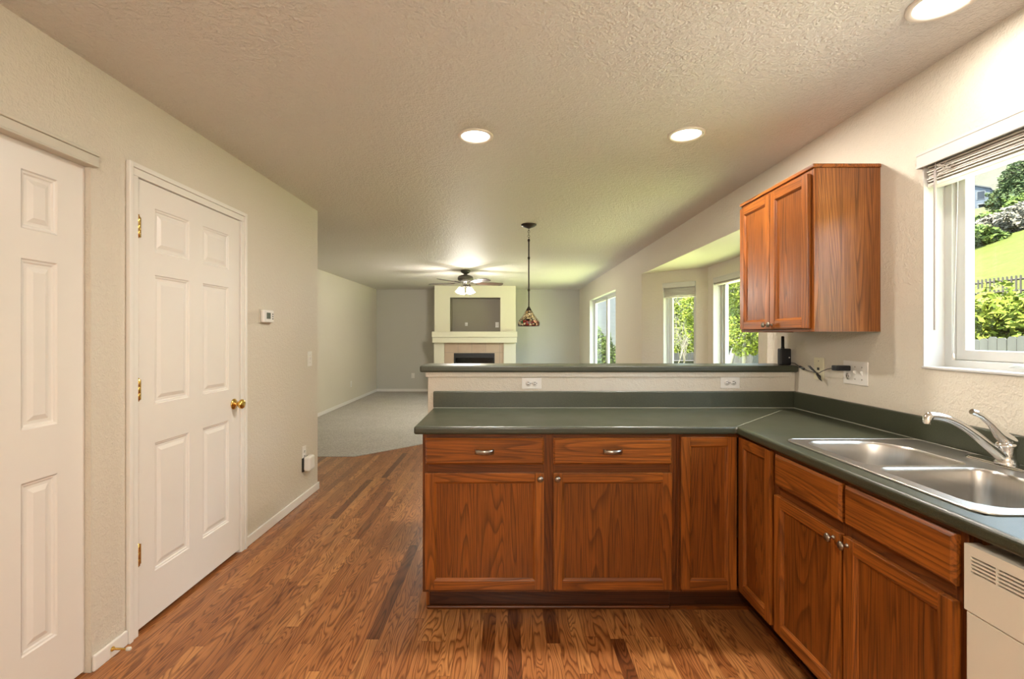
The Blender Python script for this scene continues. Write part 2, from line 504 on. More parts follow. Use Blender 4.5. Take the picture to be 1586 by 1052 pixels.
# ------------------------------------------------------------------ room shell
mb = MB(); mb.prism([(-3.3,YF-.15),(1.86,YF-.15),(1.86,3.0),(2.5,3.6),(2.5,5.7),(1.9,6.3),(1.86,6.8),(1.0,7.4),(0.1,7.0),(-1.70,5.30),(-3.3,5.30)], -0.12, 0.0)
struct(mb.build('floor', floorM), 'warm oak strip hardwood floor', 'floor')
mb = MB(); mb.prism([(-3.3,5.30),(-1.70,5.30),(0.1,7.0),(1.0,7.4),(1.86,6.8),(1.86,YB+.15),(-3.3,YB+.15)], -0.12, 0.006)
struct(mb.build('floor', carpetM), 'grey beige carpet of the family room', 'carpet')
mb = MB(); mb.box(-3.3, XR+WT, YF-.15, YB+.15, CZ, CZ+.2)
struct(mb.build('ceiling', ceilM), 'knockdown textured ceiling', 'ceiling')

# left kitchen wall with the closet and pantry door openings, and its return
mb = MB()
wall_line(mb, (XL, 4.19), (XL, YF), 0.12, 0, CZ, [(4.19-1.914, 4.19-1.145, 0, 2.040), (4.19-2.974, 4.19-2.143, 0, 2.064)])
mb.box(XLL, XL-0.12, 4.07, 4.19, 0, CZ)
struct(mb.build('wall_left', wallM), 'left kitchen wall', 'wall')
mb = MB(); mb.box(XLL-.15, XLL, YF, YB+.15, 0, CZ)
struct(mb.build('wall_far_left', wallM), 'family room left wall', 'wall')
mb = MB(); mb.box(XLL-.15, XR+WT, YB, YB+.15, 0, CZ)
struct(mb.build('wall_back', wallFarM), 'grey back wall of the family room', 'wall')
mb = MB(); mb.box(XLL-.15, XR+WT, YF-.15, YF, 0, CZ)
struct(mb.build('wall_front', wallM), 'kitchen wall behind the camera', 'wall')
# right wall: openings for kitchen window, bay and the far slider
BAY0, BAY1, BAYX, BAYZ = 3.15, 6.11, 2.31, 2.135
KW = (0.75, 1.969, 1.214, 2.09)
FW = (7.57, 9.96, 0.45, 2.08)
mb = MB()
wall_line(mb, (XR, YB), (XR, YF), -WT, 0, CZ, [(YB-KW[1], YB-KW[0], KW[2], KW[3]), (YB-BAY1, YB-BAY0, 0, BAYZ), (YB-FW[1], YB-FW[0], FW[2], FW[3])])
struct(mb.build('wall_right', wallM), 'right wall with kitchen window, bay and far window', 'wall')
BW2 = (0.294, 0.707, 0.75, 1.99)      # window in the far angled bay wall
mb = MB(); wall_line(mb, (XR, BAY1), (BAYX, BAY1-0.6), -WT, 0, BAYZ, [BW2])
struct(mb.build('wall_bay_far', wallM), 'angled far wall of the bay', 'wall')
BW3 = (BAY1-0.6-5.375, BAY1-0.6-4.40, 0.75, 1.995)
mb = MB(); wall_line(mb, (BAYX, BAY1-0.6), (BAYX, BAY0+0.6), -WT, 0, BAYZ, [BW3])
struct(mb.build('wall_bay_outer', wallM), 'outer wall of the bay', 'wall')
BW4 = (0.20, 0.65, 0.75, 1.99)
mb = MB(); wall_line(mb, (BAYX, BAY0+0.6), (XR, BAY0), -WT, 0, BAYZ, [BW4])
struct(mb.build('wall_bay_near', wallM), 'angled near wall of the bay', 'wall')
mb = MB(); mb.prism([(XR+WT+.001,BAY0-.1),(BAYX+.35,BAY0+.4),(BAYX+.35,BAY1-.4),(XR+WT+.001,BAY1+.1)], BAYZ, BAYZ+0.22)
mb.prism([(XR+.002,BAY0+.002),(XR+WT+.001,BAY0+.002),(XR+WT+.001,BAY1-.002),(XR+.002,BAY1-.002)], BAYZ-0.004, BAYZ)
struct(mb.build('ceiling_bay', creamM), 'lower ceiling of the bay', 'ceiling')

# knee wall behind the peninsula, apron board and baseboards
KY = 2.84
mb = MB(); mb.box(-0.476, XR, KY, KY+0.125, 0, 1.133)
struct(mb.build('wall_knee', wallM, bevel=0.006), 'half wall carrying the raised bar', 'wall')
mb = MB(); mb.box(-0.484, XR-0.03, KY-0.016, KY, 1.104, 1.1335); mb.box(-0.484, -0.476, KY, KY+0.125, 1.104, 1.1335)
struct(mb.build('trim_1', wallM, bevel=0.002), 'painted apron board under the bar top', 'trim')
def baseboard(name, segs):
    mb = MB()
    for (x0, x1, y0, y1) in segs: mb.box(x0, x1, y0, y1, 0.0, 0.066)
    return struct(mb.build(name, trimM, bevel=0.006, seg=2), 'white painted baseboard', 'baseboard')
baseboard('baseboard_left', [(XL, XL+0.013, 1.914, 2.085), (XL, XL+0.013, 3.031, 4.203), (XL-1.3, XL, 4.19, 4.203)])
baseboard('baseboard_far_left', [(XLL, XLL+0.013, 4.205, YB-0.013)])
baseboard('baseboard_back', [(XLL, -1.63, YB-0.013, YB), (0.18, XR, YB-0.013, YB)])
baseboard('baseboard_right', [(XR-0.013, XR, BAY1, YB-.013)])

# ------------------------------------------------------------------ doors
def panel_face(mb, U0, U1, Z0, Z1, panels, X, thick, mat=0):
    """door slab whose face looks to +x at X, lying in Y(u) / Z(v)"""
    us = sorted({U0, U1, *[p[0] for p in panels], *[p[1] for p in panels]})
    vs = sorted({Z0, Z1, *[p[2] for p in panels], *[p[3] for p in panels]})
    ins = lambda u, v: not any(p[0] < u < p[1] and p[2] < v < p[3] for p in panels)
    mb.cells(us, vs, ins, X-thick, X, lambda u, v, w: (w, u, v), mat)
    for (a, b, c, d) in panels:
        rings = [(0, 0), (0.004, -0.004), (0.010, -0.005), (0.015, -0.009), (0.026, -0.009), (0.044, -0.0025), (0.046, -0.0025)]
        V = []; F = []
        for (ins_, dx) in rings:
            V += [(X+dx, a+ins_, c+ins_), (X+dx, b-ins_, c+ins_), (X+dx, b-ins_, d-ins_), (X+dx, a+ins_, d-ins_)]
        for i in range(len(rings)-1):
            for k in range(4):
                F.append((i*4+k, i*4+(k+1) % 4, (i+1)*4+(k+1) % 4, (i+1)*4+k))
        n = (len(rings)-1)*4
        F.append((n, n+1, n+2, n+3))
        mb.add(V, F, mat)

DY0, DY1 = 2.148, 2.967
rt = sroot('door_1', (XL, (DY0+DY1)/2, 0), 'white six panel door with brass hinges and knob', 'door')
ROWS = [(0.237, 0.843), (1.026, 1.636), (1.742, 1.950)]
mb = MB()
panel_face(mb, DY0, DY1, 0.021, 2.059, [(a, b, c, d) for (a, b) in ((2.257, 2.502), (2.612, 2.857)) for (c, d) in ROWS], XL+0.001, 0.035)
slab = mb.build('door_slab', doorM, rt)
mb = MB()
for (y0, y1, a) in ((2.086, 2.108, 0), (3.008, 3.030, 0), (2.108, 2.144, 1), (2.973, 3.008, 1)):
    mb.box(XL+0.0003, XL+(0.012 if a else 0.019), y0, y1, 0, 2.062 if a else 2.119)
mb.box(XL+0.0003, XL+0.012, 2.108, 3.008, 2.062, 2.097); mb.box(XL+0.0003, XL+0.019, 2.108, 3.008, 2.097, 2.119)
mb.build('casing', trimM, rt, bevel=0.003)
mb = MB(); mb.box(XL-0.118, XL+0.002, 2.1432, 2.146, 0, 2.062); mb.box(XL-0.118, XL+0.002, 2.9705, 2.9738, 0, 2.062); mb.box(XL-0.118, XL+0.002, 2.143, 2.974, 2.0615, 2.0638)
mb.box(XL-0.10, XL-0.037, 2.146, 2.97, 0.0, 2.06)
mb.build('jamb', trimM, rt)
for zc in (1.84, 1.104, 0.36):
    mb = MB()
    mb.lathe([(0.0, -0.052), (0.003, -0.050), (0.003, -0.046), (0.0062, -0.045), (0.0062, -0.016), (0.0054, -0.015), (0.0062, -0.014), (0.0062, 0.014), (0.0054, 0.015), (0.0062, 0.016), (0.0062, 0.045), (0.0035, 0.047), (0.0045, 0.053), (0, 0.056)], (XL+0.0085, 2.1475, zc), seg=14)
    mb.box(XL+0.0005, XL+0.003, 2.149, 2.170, zc-0.045, zc+0.045)
    mb.build('hinge', brassM, rt)
mb = MB()
kc = (XL, 2.907, 0.932)
mb.lathe([(0.0, 0.002), (0.033, 0.002), (0.033, 0.005), (0.028, 0.010), (0.014, 0.014), (0.010, 0.022), (0.011, 0.030), (0.022, 0.036), (0.029, 0.046), (0.029, 0.054), (0.022, 0.062), (0.010, 0.065), (0.0, 0.064)], kc, 'X', 28)
mb.build('door_knob', brassM, rt)

rt = sroot('door_2', (XL, 1.53, 0), 'white bifold closet door with raised panels', 'door')
for k, (a, b) in enumerate(((1.545, 1.911), (1.176, 1.541))):
    mb = MB()
    w0, w1 = (a+0.117, b-0.117)
    panel_face(mb, a, b, 0.010, 2.032, [(w0, w1, c, d) for (c, d) in ((0.227, 0.832), (1.020, 1.620), (1.727, 1.932))], XL-0.0235, 0.032)
    mb.build('door_leaf', doorM, rt, bevel=0.0015)
mb = MB()
mb.box(XL+.0003, XL+0.022, 1.12, 1.925, 2.032, 2.068); mb.box(XL+.0003, XL+0.028, 1.12, 1.927, 2.068, 2.081)
mb.box(XL-0.022, XL+0.026, 1.12, 1.926, 2.024, 2.032)
mb.build('track_cover', valM, rt, bevel=0.003)
mb = MB(); mb.box(XL-0.118, XL-0.0005, 1.912, 1.9138, 0, 2.03); mb.build('jamb', wallM, rt)

# ------------------------------------------------------------------ windows
def window(name, P, D, s0, s1, z0, z1, label, mull=(), slim=0.038, jamb=True):
    """P start point, D unit direction, nrm outward; frame sits in the outer part of the wall"""
    P = Vector(P); D = Vector(D).normalized(); nrm = Vector((-D.y, D.x))
    xf = lambda p: Vector(((P + D*p.x + nrm*p.y).x, (P + D*p.x + nrm*p.y).y, p.z))
    c = xf(Vector(((s0+s1)/2, 0.1, z0)))
    rt = sroot(name, (c.x, c.y, z0), label, 'window')
    mb = MB(); mb.xf = xf
    e = 0.001
    if jamb:
        t = 0.006
        mb.box(s0+e, s0+t, -0.001, 0.095, z0, z1); mb.box(s1-t, s1-e, -0.001, 0.095, z0, z1)
        mb.box(s0, s1, -0.001, 0.095, z1-t, z1-e); mb.box(s0, s1, -0.006, 0.095, z0+e, z0+0.010)
        mb.build('jamb_lining', liningM, rt, bevel=0.0015)
    mb = MB(); mb.xf = xf; w = slim
    mb.cells(sorted([s0+e, s0+w, s1-w, s1-e]), [z0+e, z0+w, z1-w, z1-e], lambda u, v: not (s0+w < u < s1-w and z0+w < v < z1-w), 0.085, 0.149, lambda u, v, q: (u, q, v))
    for m_ in mull: mb.box(m_-0.025, m_+0.025, 0.09, 0.145, z0+w, z1-w)
    mb.build('window_frame', vinylM, rt, bevel=0.003)
    ed = [s0+w] + [q for m_ in mull for q in (m_-0.025, m_+0.025)] + [s1-w]
    for i in range(0, len(ed), 2):
        a, b = ed[i]+0.001, ed[i+1]-0.001; q = 0.040; zz0, zz1 = z0+w+0.001, z1-w-0.001
        mb = MB(); mb.xf = xf; y0, y1 = 0.100, 0.138
        mb.cells([a, a+q, b-q, b], [zz0, zz0+q, zz1-q, zz1], lambda u, v: not (a+q < u < b-q and zz0+q < v < zz1-q), y0, y1, lambda u, v, t_: (u, t_, v))
        sash = mb.build('window_sash', vinylM, rt, bevel=0.003)
        mb = MB(); mb.xf = xf; mb.box(a+q-0.004, b-q+0.004, 0.118, 0.122, zz0+q-0.004, zz1-q+0.004)
        mb.build('window_pane', glassM, sash)
    return rt, xf
# direction runs towards the camera so that the outward normal is +x
r4, xf4 = window('window_4', (XR, YB), (0, -1), YB-KW[1], YB-KW[0], KW[2], KW[3], 'kitchen window above the sink')
mb = MB(); mb.xf = xf4; sc = YB-1.66
mb.box(sc-0.035, sc+0.035, 0.062, 0.085, KW[2]+0.010, KW[2]+0.024); mb.tube([(sc-0.03, 0.066, KW[2]+0.024), (sc+0.0, 0.060, KW[2]+0.032), (sc+0.05, 0.058, KW[2]+0.026)], 0.0045, 8)
mb.build('crank_handle', vinylM, r4)
window('window_1', (XR, YB), (0, -1), YB-FW[1], YB-FW[0], FW[2], FW[3], 'wide sliding window of the family room', mull=(YB-8.72,))
window('window_2', (XR, BAY1), (1, -1), *BW2, 'narrow window in the angled far wall of the bay', slim=0.032)
window('window_3', (BAYX, BAY1-0.6), (0, -1), *BW3, 'window in the outer wall of the bay')
window('window_added', (BAYX, BAY0+0.6), (-1, -1), *BW4, 'unseen narrow window added in the near angled wall of the bay for its light')  # added out of view to let more green daylight into the bay

# blinds
def blind(P, D, s0, s1, ztop, label, rail_out, stack, wand=None, over=0.0, deep=0.0):
    P = Vector(P); D = Vector(D).normalized(); nrm = Vector((-D.y, D.x))
    xf = lambda p: Vector(((P + D*p.x + nrm*p.y).x, (P + D*p.x + nrm*p.y).y, p.z))
    c = xf(Vector(((s0+s1)/2, 0.03, 0)))
    rt = thing('window_blind', (c.x, c.y, ztop), label, 'blind')
    rh = 0.062
    mb = MB(); mb.xf = xf; mb.box(s0-over, s1+over, -rail_out, -rail_out+0.008, ztop-rh, ztop); mb.box(s0-over, s0-over+0.004, -rail_out, 0.0 if over else 0.02, ztop-rh, ztop)
    mb.box(s0-over, s1+over, -rail_out-0.002, -rail_out+0.003, ztop-0.012, ztop); mb.box(s0-over, s1+over, -rail_out-0.002, -rail_out+0.003, ztop-rh, ztop-rh+0.010)
    mb.build('valance', liningM, rt, bevel=0.002)
    mb = MB(); mb.xf = xf; mb.box(s0+0.01, s1-0.01, 0.012, 0.062, ztop-0.050, ztop-0.010)
    mb.build('headrail', blindM, rt, bevel=0.002)
    mb = MB(); mb.xf = xf; n = max(1, int(stack/0.0095))
    for i in range(n):
        z = ztop-rh+0.004 - i*0.0095; o = 0.004*math.sin(i*2.1)
        mb.add([(s0+0.012, 0.010+o, z-0.001), (s1-0.012, 0.010+o, z-0.001), (s1-0.012, 0.035+o, z+0.0022), (s0+0.012, 0.035+o, z+0.0022), (s1-0.012, 0.060+o, z-0.001), (s0+0.012, 0.060+o, z-0.001),
                (s0+0.012, 0.010+o, z-0.0062), (s1-0.012, 0.010+o, z-0.0062), (s1-0.012, 0.060+o, z-0.0062), (s0+0.012, 0.060+o, z-0.0062)],
               [(0,1,2,3), (3,2,4,5), (0,6,7,1), (5,4,8,9), (6,9,8,7), (0,3,5,9,6), (1,7,8,4,2)])
    mb.build('slats', blindM, rt)
    zb = ztop-rh-n*0.0095
    mb = MB(); mb.xf = xf; mb.box(s0+0.010, s1-0.010, 0.010, 0.060, zb-0.014, zb+0.001)
    mb.build('bottom_rail', blindM, rt, bevel=0.003)
    if wand:
        mb = MB(); mb.xf = xf; s_, z_ = wand
        mb.tube([(s_, -0.004, ztop-rh+0.01), (s_, -0.006, ztop-rh-0.03)], 0.002, 8)
        mb.tube([(s_, -0.006, ztop-rh-0.03), (s_-0.012, 0.004, z_)], 0.0052, 6)
        mb.build('wand', wandM, rt)
        mb = MB(); mb.xf = xf
        for k in range(3):
            pts = [(s_+0.03+0.026*math.sin(t*0.7+k)*(0.5+0.2*k)+0.02*math.cos(t*1.3), -0.005+0.003*k, ztop-rh-0.005-0.030*(1-math.cos(t*0.9+k*0.5))/2-0.006*k) for t in range(12)]
            mb.tube(pts, 0.0012, 6)
        mb.build('cord', blindM, rt)
        mb = MB(); mb.xf = xf
        mb.tube([(s_+0.012, 0.075, ztop-rh-0.02), (s_-0.012, 0.078, 1.275)], 0.0012, 6)
        mb.lathe([(0.0, 0.016), (0.004, 0.012), (0.006, -0.012), (0, -0.013)], (s_-0.012, 0.078, 1.265), seg=10)
        mb.build('tassel', blindM, rt)
    return rt
blind((XR, YB), (0, -1), YB-KW[1], YB-KW[0], KW[3]+0.008, 'raised white mini blind over the kitchen window above the sink', 0.022, 0.075, wand=(YB-1.905, 1.372), over=0.006)
blind((XR, BAY1), (1, -1), BW2[0]+0.002, BW2[1]-0.002, BW2[3]-0.001, 'raised white blind in the narrow window of the bay', 0.020, 0.105)
blind((BAYX, BAY1-.6), (0, -1), BW3[0]+0.002, BW3[1]-0.002, BW3[3]-0.001, 'white blind headrail pulled up in the wide outer bay window', 0.0, 0.006)

# ------------------------------------------------------------------ cabinets
def cab_door(name, parent, face, a0, a1, z0, z1, at, frame=0.043, thick=0.019):
    """frame and recessed panel door. face '-Y': looks to -y at y=at, a is x; '-X': looks to -x at x=at, a is y"""
    if face == '-Y': mp = lambda u, v, w: (u, at - w, v); H = oakX
    else: mp = lambda u, v, w: (at - w, u, v); H = oakY
    mb = MB(); T = thick
    def slab(u0, u1, v0, v1, mat):
        e = 0.0035
        r = [(0, 0), (0, T-0.004), (e, T)]
        V = []; F = []
        mb.add([mp(u0, v0, 0), mp(u1, v0, 0), mp(u1, v1, 0), mp(u0, v1, 0), mp(u0, v0, T), mp(u1, v0, T), mp(u1, v1, T), mp(u0, v1, T)],
               [(0,3,2,1), (4,5,6,7), (0,1,5,4), (1,2,6,5), (2,3,7,6), (3,0,4,7)], mat)
    slab(a0, a0+frame, z0, z1, 0); slab(a1-frame, a1, z0, z1, 0)
    slab(a0+frame, a1-frame, z0, z0+frame, 1); slab(a0+frame, a1-frame, z1-frame, z1, 1)
    # moulded inner edge
    i0, i1, j0, j1 = a0+frame, a1-frame, z0+frame, z1-frame
    prof = [(0, T-0.0015), (0.003, T-0.003), (0.004, T-0.006), (0.0085, T-0.009), (0.0095, T-0.0115)]
    V = []
    for (g, h) in prof: V += [mp(i0+g, j0+g, h), mp(i1-g, j0+g, h), mp(i1-g, j1-g, h), mp(i0+g, j1-g, h)]
    for k in range(4):
        F = [(i*4+k, i*4+(k+1) % 4, (i+1)*4+(k+1) % 4, (i+1)*4+k) for i in range(len(prof)-1)]
        mb.add(V, F, 1 if k in (0, 2) else 0)
    n = (len(prof)-1)*4
    mb.add(V[n:], [(0, 1, 2, 3)], 2)
    mb.add([mp(i0, j0, 0.001), mp(i1, j0, 0.001), mp(i1, j1, 0.001), mp(i0, j1, 0.001)], [(0, 1, 2, 3)], 2)
    o = mb.build(name, [oakZ, H, oakP], parent, bevel=0.0022, seg=2, fix=True)
    return o
def drawer_front(name, parent, face, a0, a1, z0, z1, at, thick=0.019):
    H = oakX if face == '-Y' else oakY
    mp = (lambda u, v, w: (u, at - w, v)) if face == '-Y' else (lambda u, v, w: (at - w, u, v))
    mb = MB(); T = thick; V = []
    prof = [(0, 0), (0, T-0.008), (0.004, T-0.005), (0.009, T)]
    for (g, h) in prof: V += [mp(a0+g, z0+g, h), mp(a1-g, z0+g, h), mp(a1-g, z1-g, h), mp(a0+g, z1-g, h)]
    F = [(i*4+k, i*4+(k+1) % 4, (i+1)*4+(k+1) % 4, (i+1)*4+k) for i in range(len(prof)-1) for k in range(4)]
    n = (len(prof)-1)*4
    F += [(n, n+1, n+2, n+3), (0, 3, 2, 1)]
    mb.add(V, F)
    return mb.build(name, H, parent)
def knob(parent, p, axis):
    mb = MB(); sgn = -1
    prof = [(0.0, 0.0), (0.0075, 0.0), (0.006, 0.002), (0.0042, 0.006), (0.0045, 0.014), (0.0125, 0.018), (0.0145, 0.022), (0.0115, 0.026), (0.0, 0.0275)]
    prof = [(r, sgn*h) for r, h in prof]
    mb.lathe(prof, p, axis, 20)
    return mb.build('knob', nickelM, parent)
def pull(parent, x, y, z):
    mb = MB()
    pts = []; n = 12
    V = []
    for i in range(n+1):
        t = i/n; u = -0.045 + 0.09*t
        d = 0.022*math.sin(PI*t)**0.55
        h = 0.0095 + 0.0025*abs(math.cos(PI*t*4))
        V += [(x+u, y-d, z-h), (x+u, y-d-0.004, z-h*0.8), (x+u, y-d-0.004, z+h*0.8), (x+u, y-d, z+h)]
    F = []
    for i in range(n):
        for k in range(4):
            F.append((i*4+k, i*4+(k+1) % 4, (i+1)*4+(k+1) % 4, (i+1)*4+k))
    F += [(0,1,2,3), (n*4, n*4+3, n*4+2, n*4+1)]
    mb.add(V, F, 0, True)
    return mb.build('pull', nickelM, parent)

FY = 2.268        # face of the peninsula cabinets
FX = 1.102        # face of the sink run
ZT, ZB = 0.884, 0.133
def face_frame(parent, face, at, a0, a1, bars, rails, t=0.019):
    """bars = upright pieces (a0,a1[,z0,z1]); rails = (a0,a1,z0,z1)"""
    mb = MB()
    for b in bars:
        z0, z1 = (b[2], b[3]) if len(b) > 2 else (ZB, ZT)
        if face == '-Y': mb.box(b[0], b[1], at, at+t, z0, z1, 0)
        else: mb.box(at, at+t, b[0], b[1], z0, z1, 0)
    for b in rails:
        if face == '-Y': mb.box(b[0], b[1], at, at+t, b[2], b[3], 1)
        else: mb.box(at, at+t, b[0], b[1], b[2], b[3], 1)
    return mb.build('face_frame', [frameZ, frameX if face == '-Y' else frameY], parent, bevel=0.0008, seg=1)

# peninsula double cabinet
PX0, PX1 = -0.404, 0.800
rt = thing('base_cabinet', ((PX0+PX1)/2, 2.55, 0), 'wide oak base cabinet with two drawers above two doors under the peninsula counter', 'cabinet')
mb = MB(); mb.box(PX0, PX0+0.016, FY+0.019, KY-0.002, ZB, ZT); mb.box(PX0+0.0005, PX0+0.0155, FY+0.098, KY-0.003, 0.0, ZB); mb.box(PX1-0.016, PX1, FY+0.019, KY-0.002, ZB, ZT)
mb.box(PX0+0.016, PX1-0.016, FY+0.019, KY-0.002, ZB, ZB+0.016); mb.box(PX0+0.016, PX1-0.016, KY-0.012, KY-0.002, ZB, ZT)
mb.build('carcass', oakZ, rt)
face_frame(rt, '-Y', FY, PX0, PX1, [(PX0, -0.375), (0.160, 0.225), (0.762, PX1)],
           [(-0.375, 0.160, 0.855, ZT), (0.225, 0.762, 0.855, ZT), (-0.375, 0.160, 0.690, 0.755), (0.225, 0.762, 0.690, 0.755), (-0.375, 0.160, ZB, 0.165), (0.225, 0.762, ZB, 0.165)])
mb = MB(); mb.box(PX0+0.016, PX1, FY+0.098, FY+0.112, 0.0, ZB)
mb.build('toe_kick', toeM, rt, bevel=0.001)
mb = MB(); mb.box(PX0+0.004, PX1, FY+0.083, FY+0.0975, 0, 0.019); mb.build('shoe_moulding', frameX, rt, bevel=0.007)
for (a, b, kx) in ((-0.390, 0.1705, 0.152), (0.2146, 0.7736, 0.233)):
    d = drawer_front('drawer', rt, '-Y', a, b, 0.7416, 0.866, FY-0.0005)
    pull(d, (a+b)/2 - 0.0, FY-0.0195, 0.804)
    d = cab_door('door', rt, '-Y', a, b, 0.152, 0.702, FY-0.0005)
    knob(d, (kx, FY-0.0195, 0.679), 'Y')

# corner cabinet, one door on each run
rt = thing('corner_cabinet', (1.1, 2.4, 0), 'oak corner base cabinet where peninsula and sink run meet, two tall narrow doors', 'cabinet')
face_frame(rt, '-Y', FY, PX1, FX, [(PX1+0.001, 0.828)], [(0.828, FX, 0.866, ZT), (0.828, FX, ZB, 0.16)])
face_frame(rt, '-X', FX, 1.955, FY, [(1.950, 1.985)], [(1.985, FY, 0.866, ZT), (1.985, FY, ZB, 0.16)])
mb = MB(); mb.box(PX1+0.001, PX1+0.016, FY+0.019, KY-0.002, ZB, ZT); mb.box(FX+0.019, XR-0.002, 1.950, 1.966, ZB, ZT)
mb.prism([(PX1+.016, FY+0.02), (FX+.02, FY+0.02), (FX+.02, 1.966), (XR-.002, 1.966), (XR-.002, KY-.002), (PX1+.016, KY-.002)], ZB, ZB+0.016)
mb.build('carcass', oakZ, rt)
mb = MB(); mb.box(PX1, FX+0.112, FY+0.098, FY+0.112, 0, ZB, 0)
mb.box(FX+0.098, FX+0.112, 1.95, FY+0.098, 0, ZB, 1)
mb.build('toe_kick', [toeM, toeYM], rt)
mb = MB(); mb.box(PX1, FX+0.083, FY+0.083, FY+0.0975, 0, 0.019, 0); mb.box(FX+0.083, FX+0.0975, 1.95, FY+0.0975, 0, 0.019, 1); mb.build('shoe_moulding', [frameX, frameY], rt)
cab_door('door', rt, '-Y', 0.8155, 1.078, 0.152, 0.873, FY-0.0005)
cab_door('door', rt, '-X', 1.975, 2.244, 0.152, 0.873, FX-0.0005)

# sink base
SY0, SY1 = 1.143, 1.949
rt = thing('sink_cabinet', (1.4, 1.55, 0), 'oak sink base cabinet with two false drawer fronts above two doors', 'cabinet')
face_frame(rt, '-X', FX, SY0, SY1, [(SY0, 1.175), (1.530, 1.570), (1.935, SY1)],
           [(1.175, 1.530, 0.855, ZT), (1.570, 1.935, 0.855, ZT), (1.175, 1.530, 0.690, 0.755), (1.570, 1.935, 0.690, 0.755), (1.175, 1.530, ZB, 0.165), (1.570, 1.935, ZB, 0.165)])
mb = MB(); mb.box(FX+0.019, XR-0.002, SY0, SY0+0.016, 0, ZT); mb.box(FX+0.019, XR-0.002, SY1-0.016, SY1, ZB, ZT); mb.box(FX+0.019, XR-0.002, SY0+0.016, SY1-0.016, ZB, ZB+0.016)
mb.build('carcass', oakZ, rt)
mb = MB(); mb.box(FX+0.098, FX+0.112, SY0+0.016, SY1, 0, ZB)
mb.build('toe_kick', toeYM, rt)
mb = MB(); mb.box(FX+0.083, FX+0.0975, SY0+0.016, SY1, 0, 0.019); mb.build('shoe_moulding', frameY, rt, bevel=0.007)
for (a, b, ky) in ((1.161, 1.542, 1.524), (1.558, 1.944, 1.588)):
    drawer_front('false_drawer_front', rt, '-X', a, b, 0.7416, 0.868, FX-0.0005)
    d = cab_door('door', rt, '-X', a, b, 0.152, 0.704, FX-0.0005)
    knob(d, (FX-0.0195, ky, 0.680), 'X')

# upper cabinet
UY0, UY1, UX = 2.191, 2.872, 1.405
UZ0, UZ1 = 1.368, 2.122
rt = thing('wall_cabinet', (1.56, 2.53, UZ0), 'oak upper cabinet with two doors hung on the right wall', 'cabinet')
mb = MB(); mb.box(UX+0.019, XR-0.001, UY0, UY0+0.014, UZ0, UZ1-.002, 0)
mb.box(UX+0.019, XR-0.001, UY1-0.014, UY1, UZ0, UZ1-.002, 0); mb.box(UX+0.019, XR-0.001, UY0+0.014, UY1-0.014, UZ0+0.006, UZ0+0.018, 0); mb.box(UX+0.019, XR-0.001, UY0+0.014, UY1-0.014, UZ1-0.016, UZ1-0.003, 0)
mb.build('carcass', oakS, rt)
mb = MB(); mb.box(UX, UX+0.019, UY0, UY0+0.036, UZ0, UZ1-.002, 0); mb.box(UX, UX+0.019, UY1-0.036, UY1, UZ0, UZ1-.002, 0); mb.box(UX, UX+0.019, 2.515, 2.55, UZ0+.03, UZ1-.03, 0)
mb.box(UX, UX+0.019, UY0+0.036, UY1-0.036, UZ0, UZ0+0.036, 1); mb.box(UX, UX+0.019, UY0+0.036, UY1-0.036, UZ1-0.036, UZ1-.002, 1)
mb.build('face_frame', [oakZ, oakY], rt, bevel=0.0008, seg=1)
mb = MB(); mb.box(UX-0.010, XR-0.001, UY0-0.008, UY1+0.004, UZ1-0.002, UZ1+0.016)
mb.build('top_moulding', oakY, rt, bevel=0.005, seg=3)
d = cab_door('door', rt, '-X', 2.213, 2.529, UZ0+0.016, UZ1-0.022, UX-0.0005); knob(d, (UX-0.0195, 2.507, UZ0+0.038), 'X')
d = cab_door('door', rt, '-X', 2.533, 2.852, UZ0+0.016, UZ1-0.022, UX-0.0005); knob(d, (UX-0.0195, 2.556, UZ0+0.038), 'X')

# ------------------------------------------------------------------ countertops
CT, CB = 0.923, 0.885
CX, CY = 1.072, 2.238
SX0, SX1, SKY0, SKY1 = 1.128, 1.672, 1.130, 1.957     # sink rim outline
rt = thing('countertop', (1.0, 2.5, CB), 'dark green laminate L shaped kitchen worktop with backsplash and sink cutout', 'countertop')
mb = MB()
us = [-0.442, CX, SX0+0.015, SX1-0.015, XR-0.002]; vs = [0.50, SKY0+0.015, SKY1-0.015, CY, KY-0.001]
def inL(u, v):
    if u < CX and v < CY: return False
    return not (SX0+0.015 < u < SX1-0.015 and SKY0+0.015 < v < SKY1-0.015)
mb.cells(us, vs, inL, CB, CT, lambda u, v, w: (u, v, w))
top = mb.build('slab', counterM, rt, bevel=0.011, seg=4)
mb = MB(); mb.box(-0.440, XR-0.003, KY-0.025, KY-0.0015, CT, 1.020)
mb.build('backsplash', counterM, rt, bevel=0.006, seg=3)
mb = MB(); mb.box(XR-0.027, XR-0.003, 0.50, KY-0.026, CT, 1.020)
mb.build('backsplash', counterM, rt, bevel=0.006, seg=3)
mb = MB(); mb.box(-0.436, XR-0.03, KY-0.0275, KY-0.025, CT-0.001, CT+0.0025); mb.box(XR-0.0295, XR-0.027, 0.51, KY-0.027, CT-0.001, CT+0.0025)
d_ = 0.0011
L0 = Vector((CX+0.006, CY+0.006)); L1 = Vector((XR-0.13, CY+0.006+(XR-0.136-CX)))
mb.prism([(L0.x-d_, L0.y+d_), (L0.x+d_, L0.y-d_), (L1.x+d_, L1.y-d_), (L1.x-d_, L1.y+d_)], CT-0.0005, CT+0.0004)
mb.build('seam', caulkM, rt)

BARF, BARB = 2.800, 3.045
mb = MB(); mb.prism([(-0.517, BARF), (XR-0.003, BARF), (XR-0.003, BARB), (-0.517, BARB)], 1.1337, 1.172)
tag(mb.build('bar_top', counterM, bevel=0.010, seg=4), 'long raised green laminate bar ledge on the half wall', 'countertop')

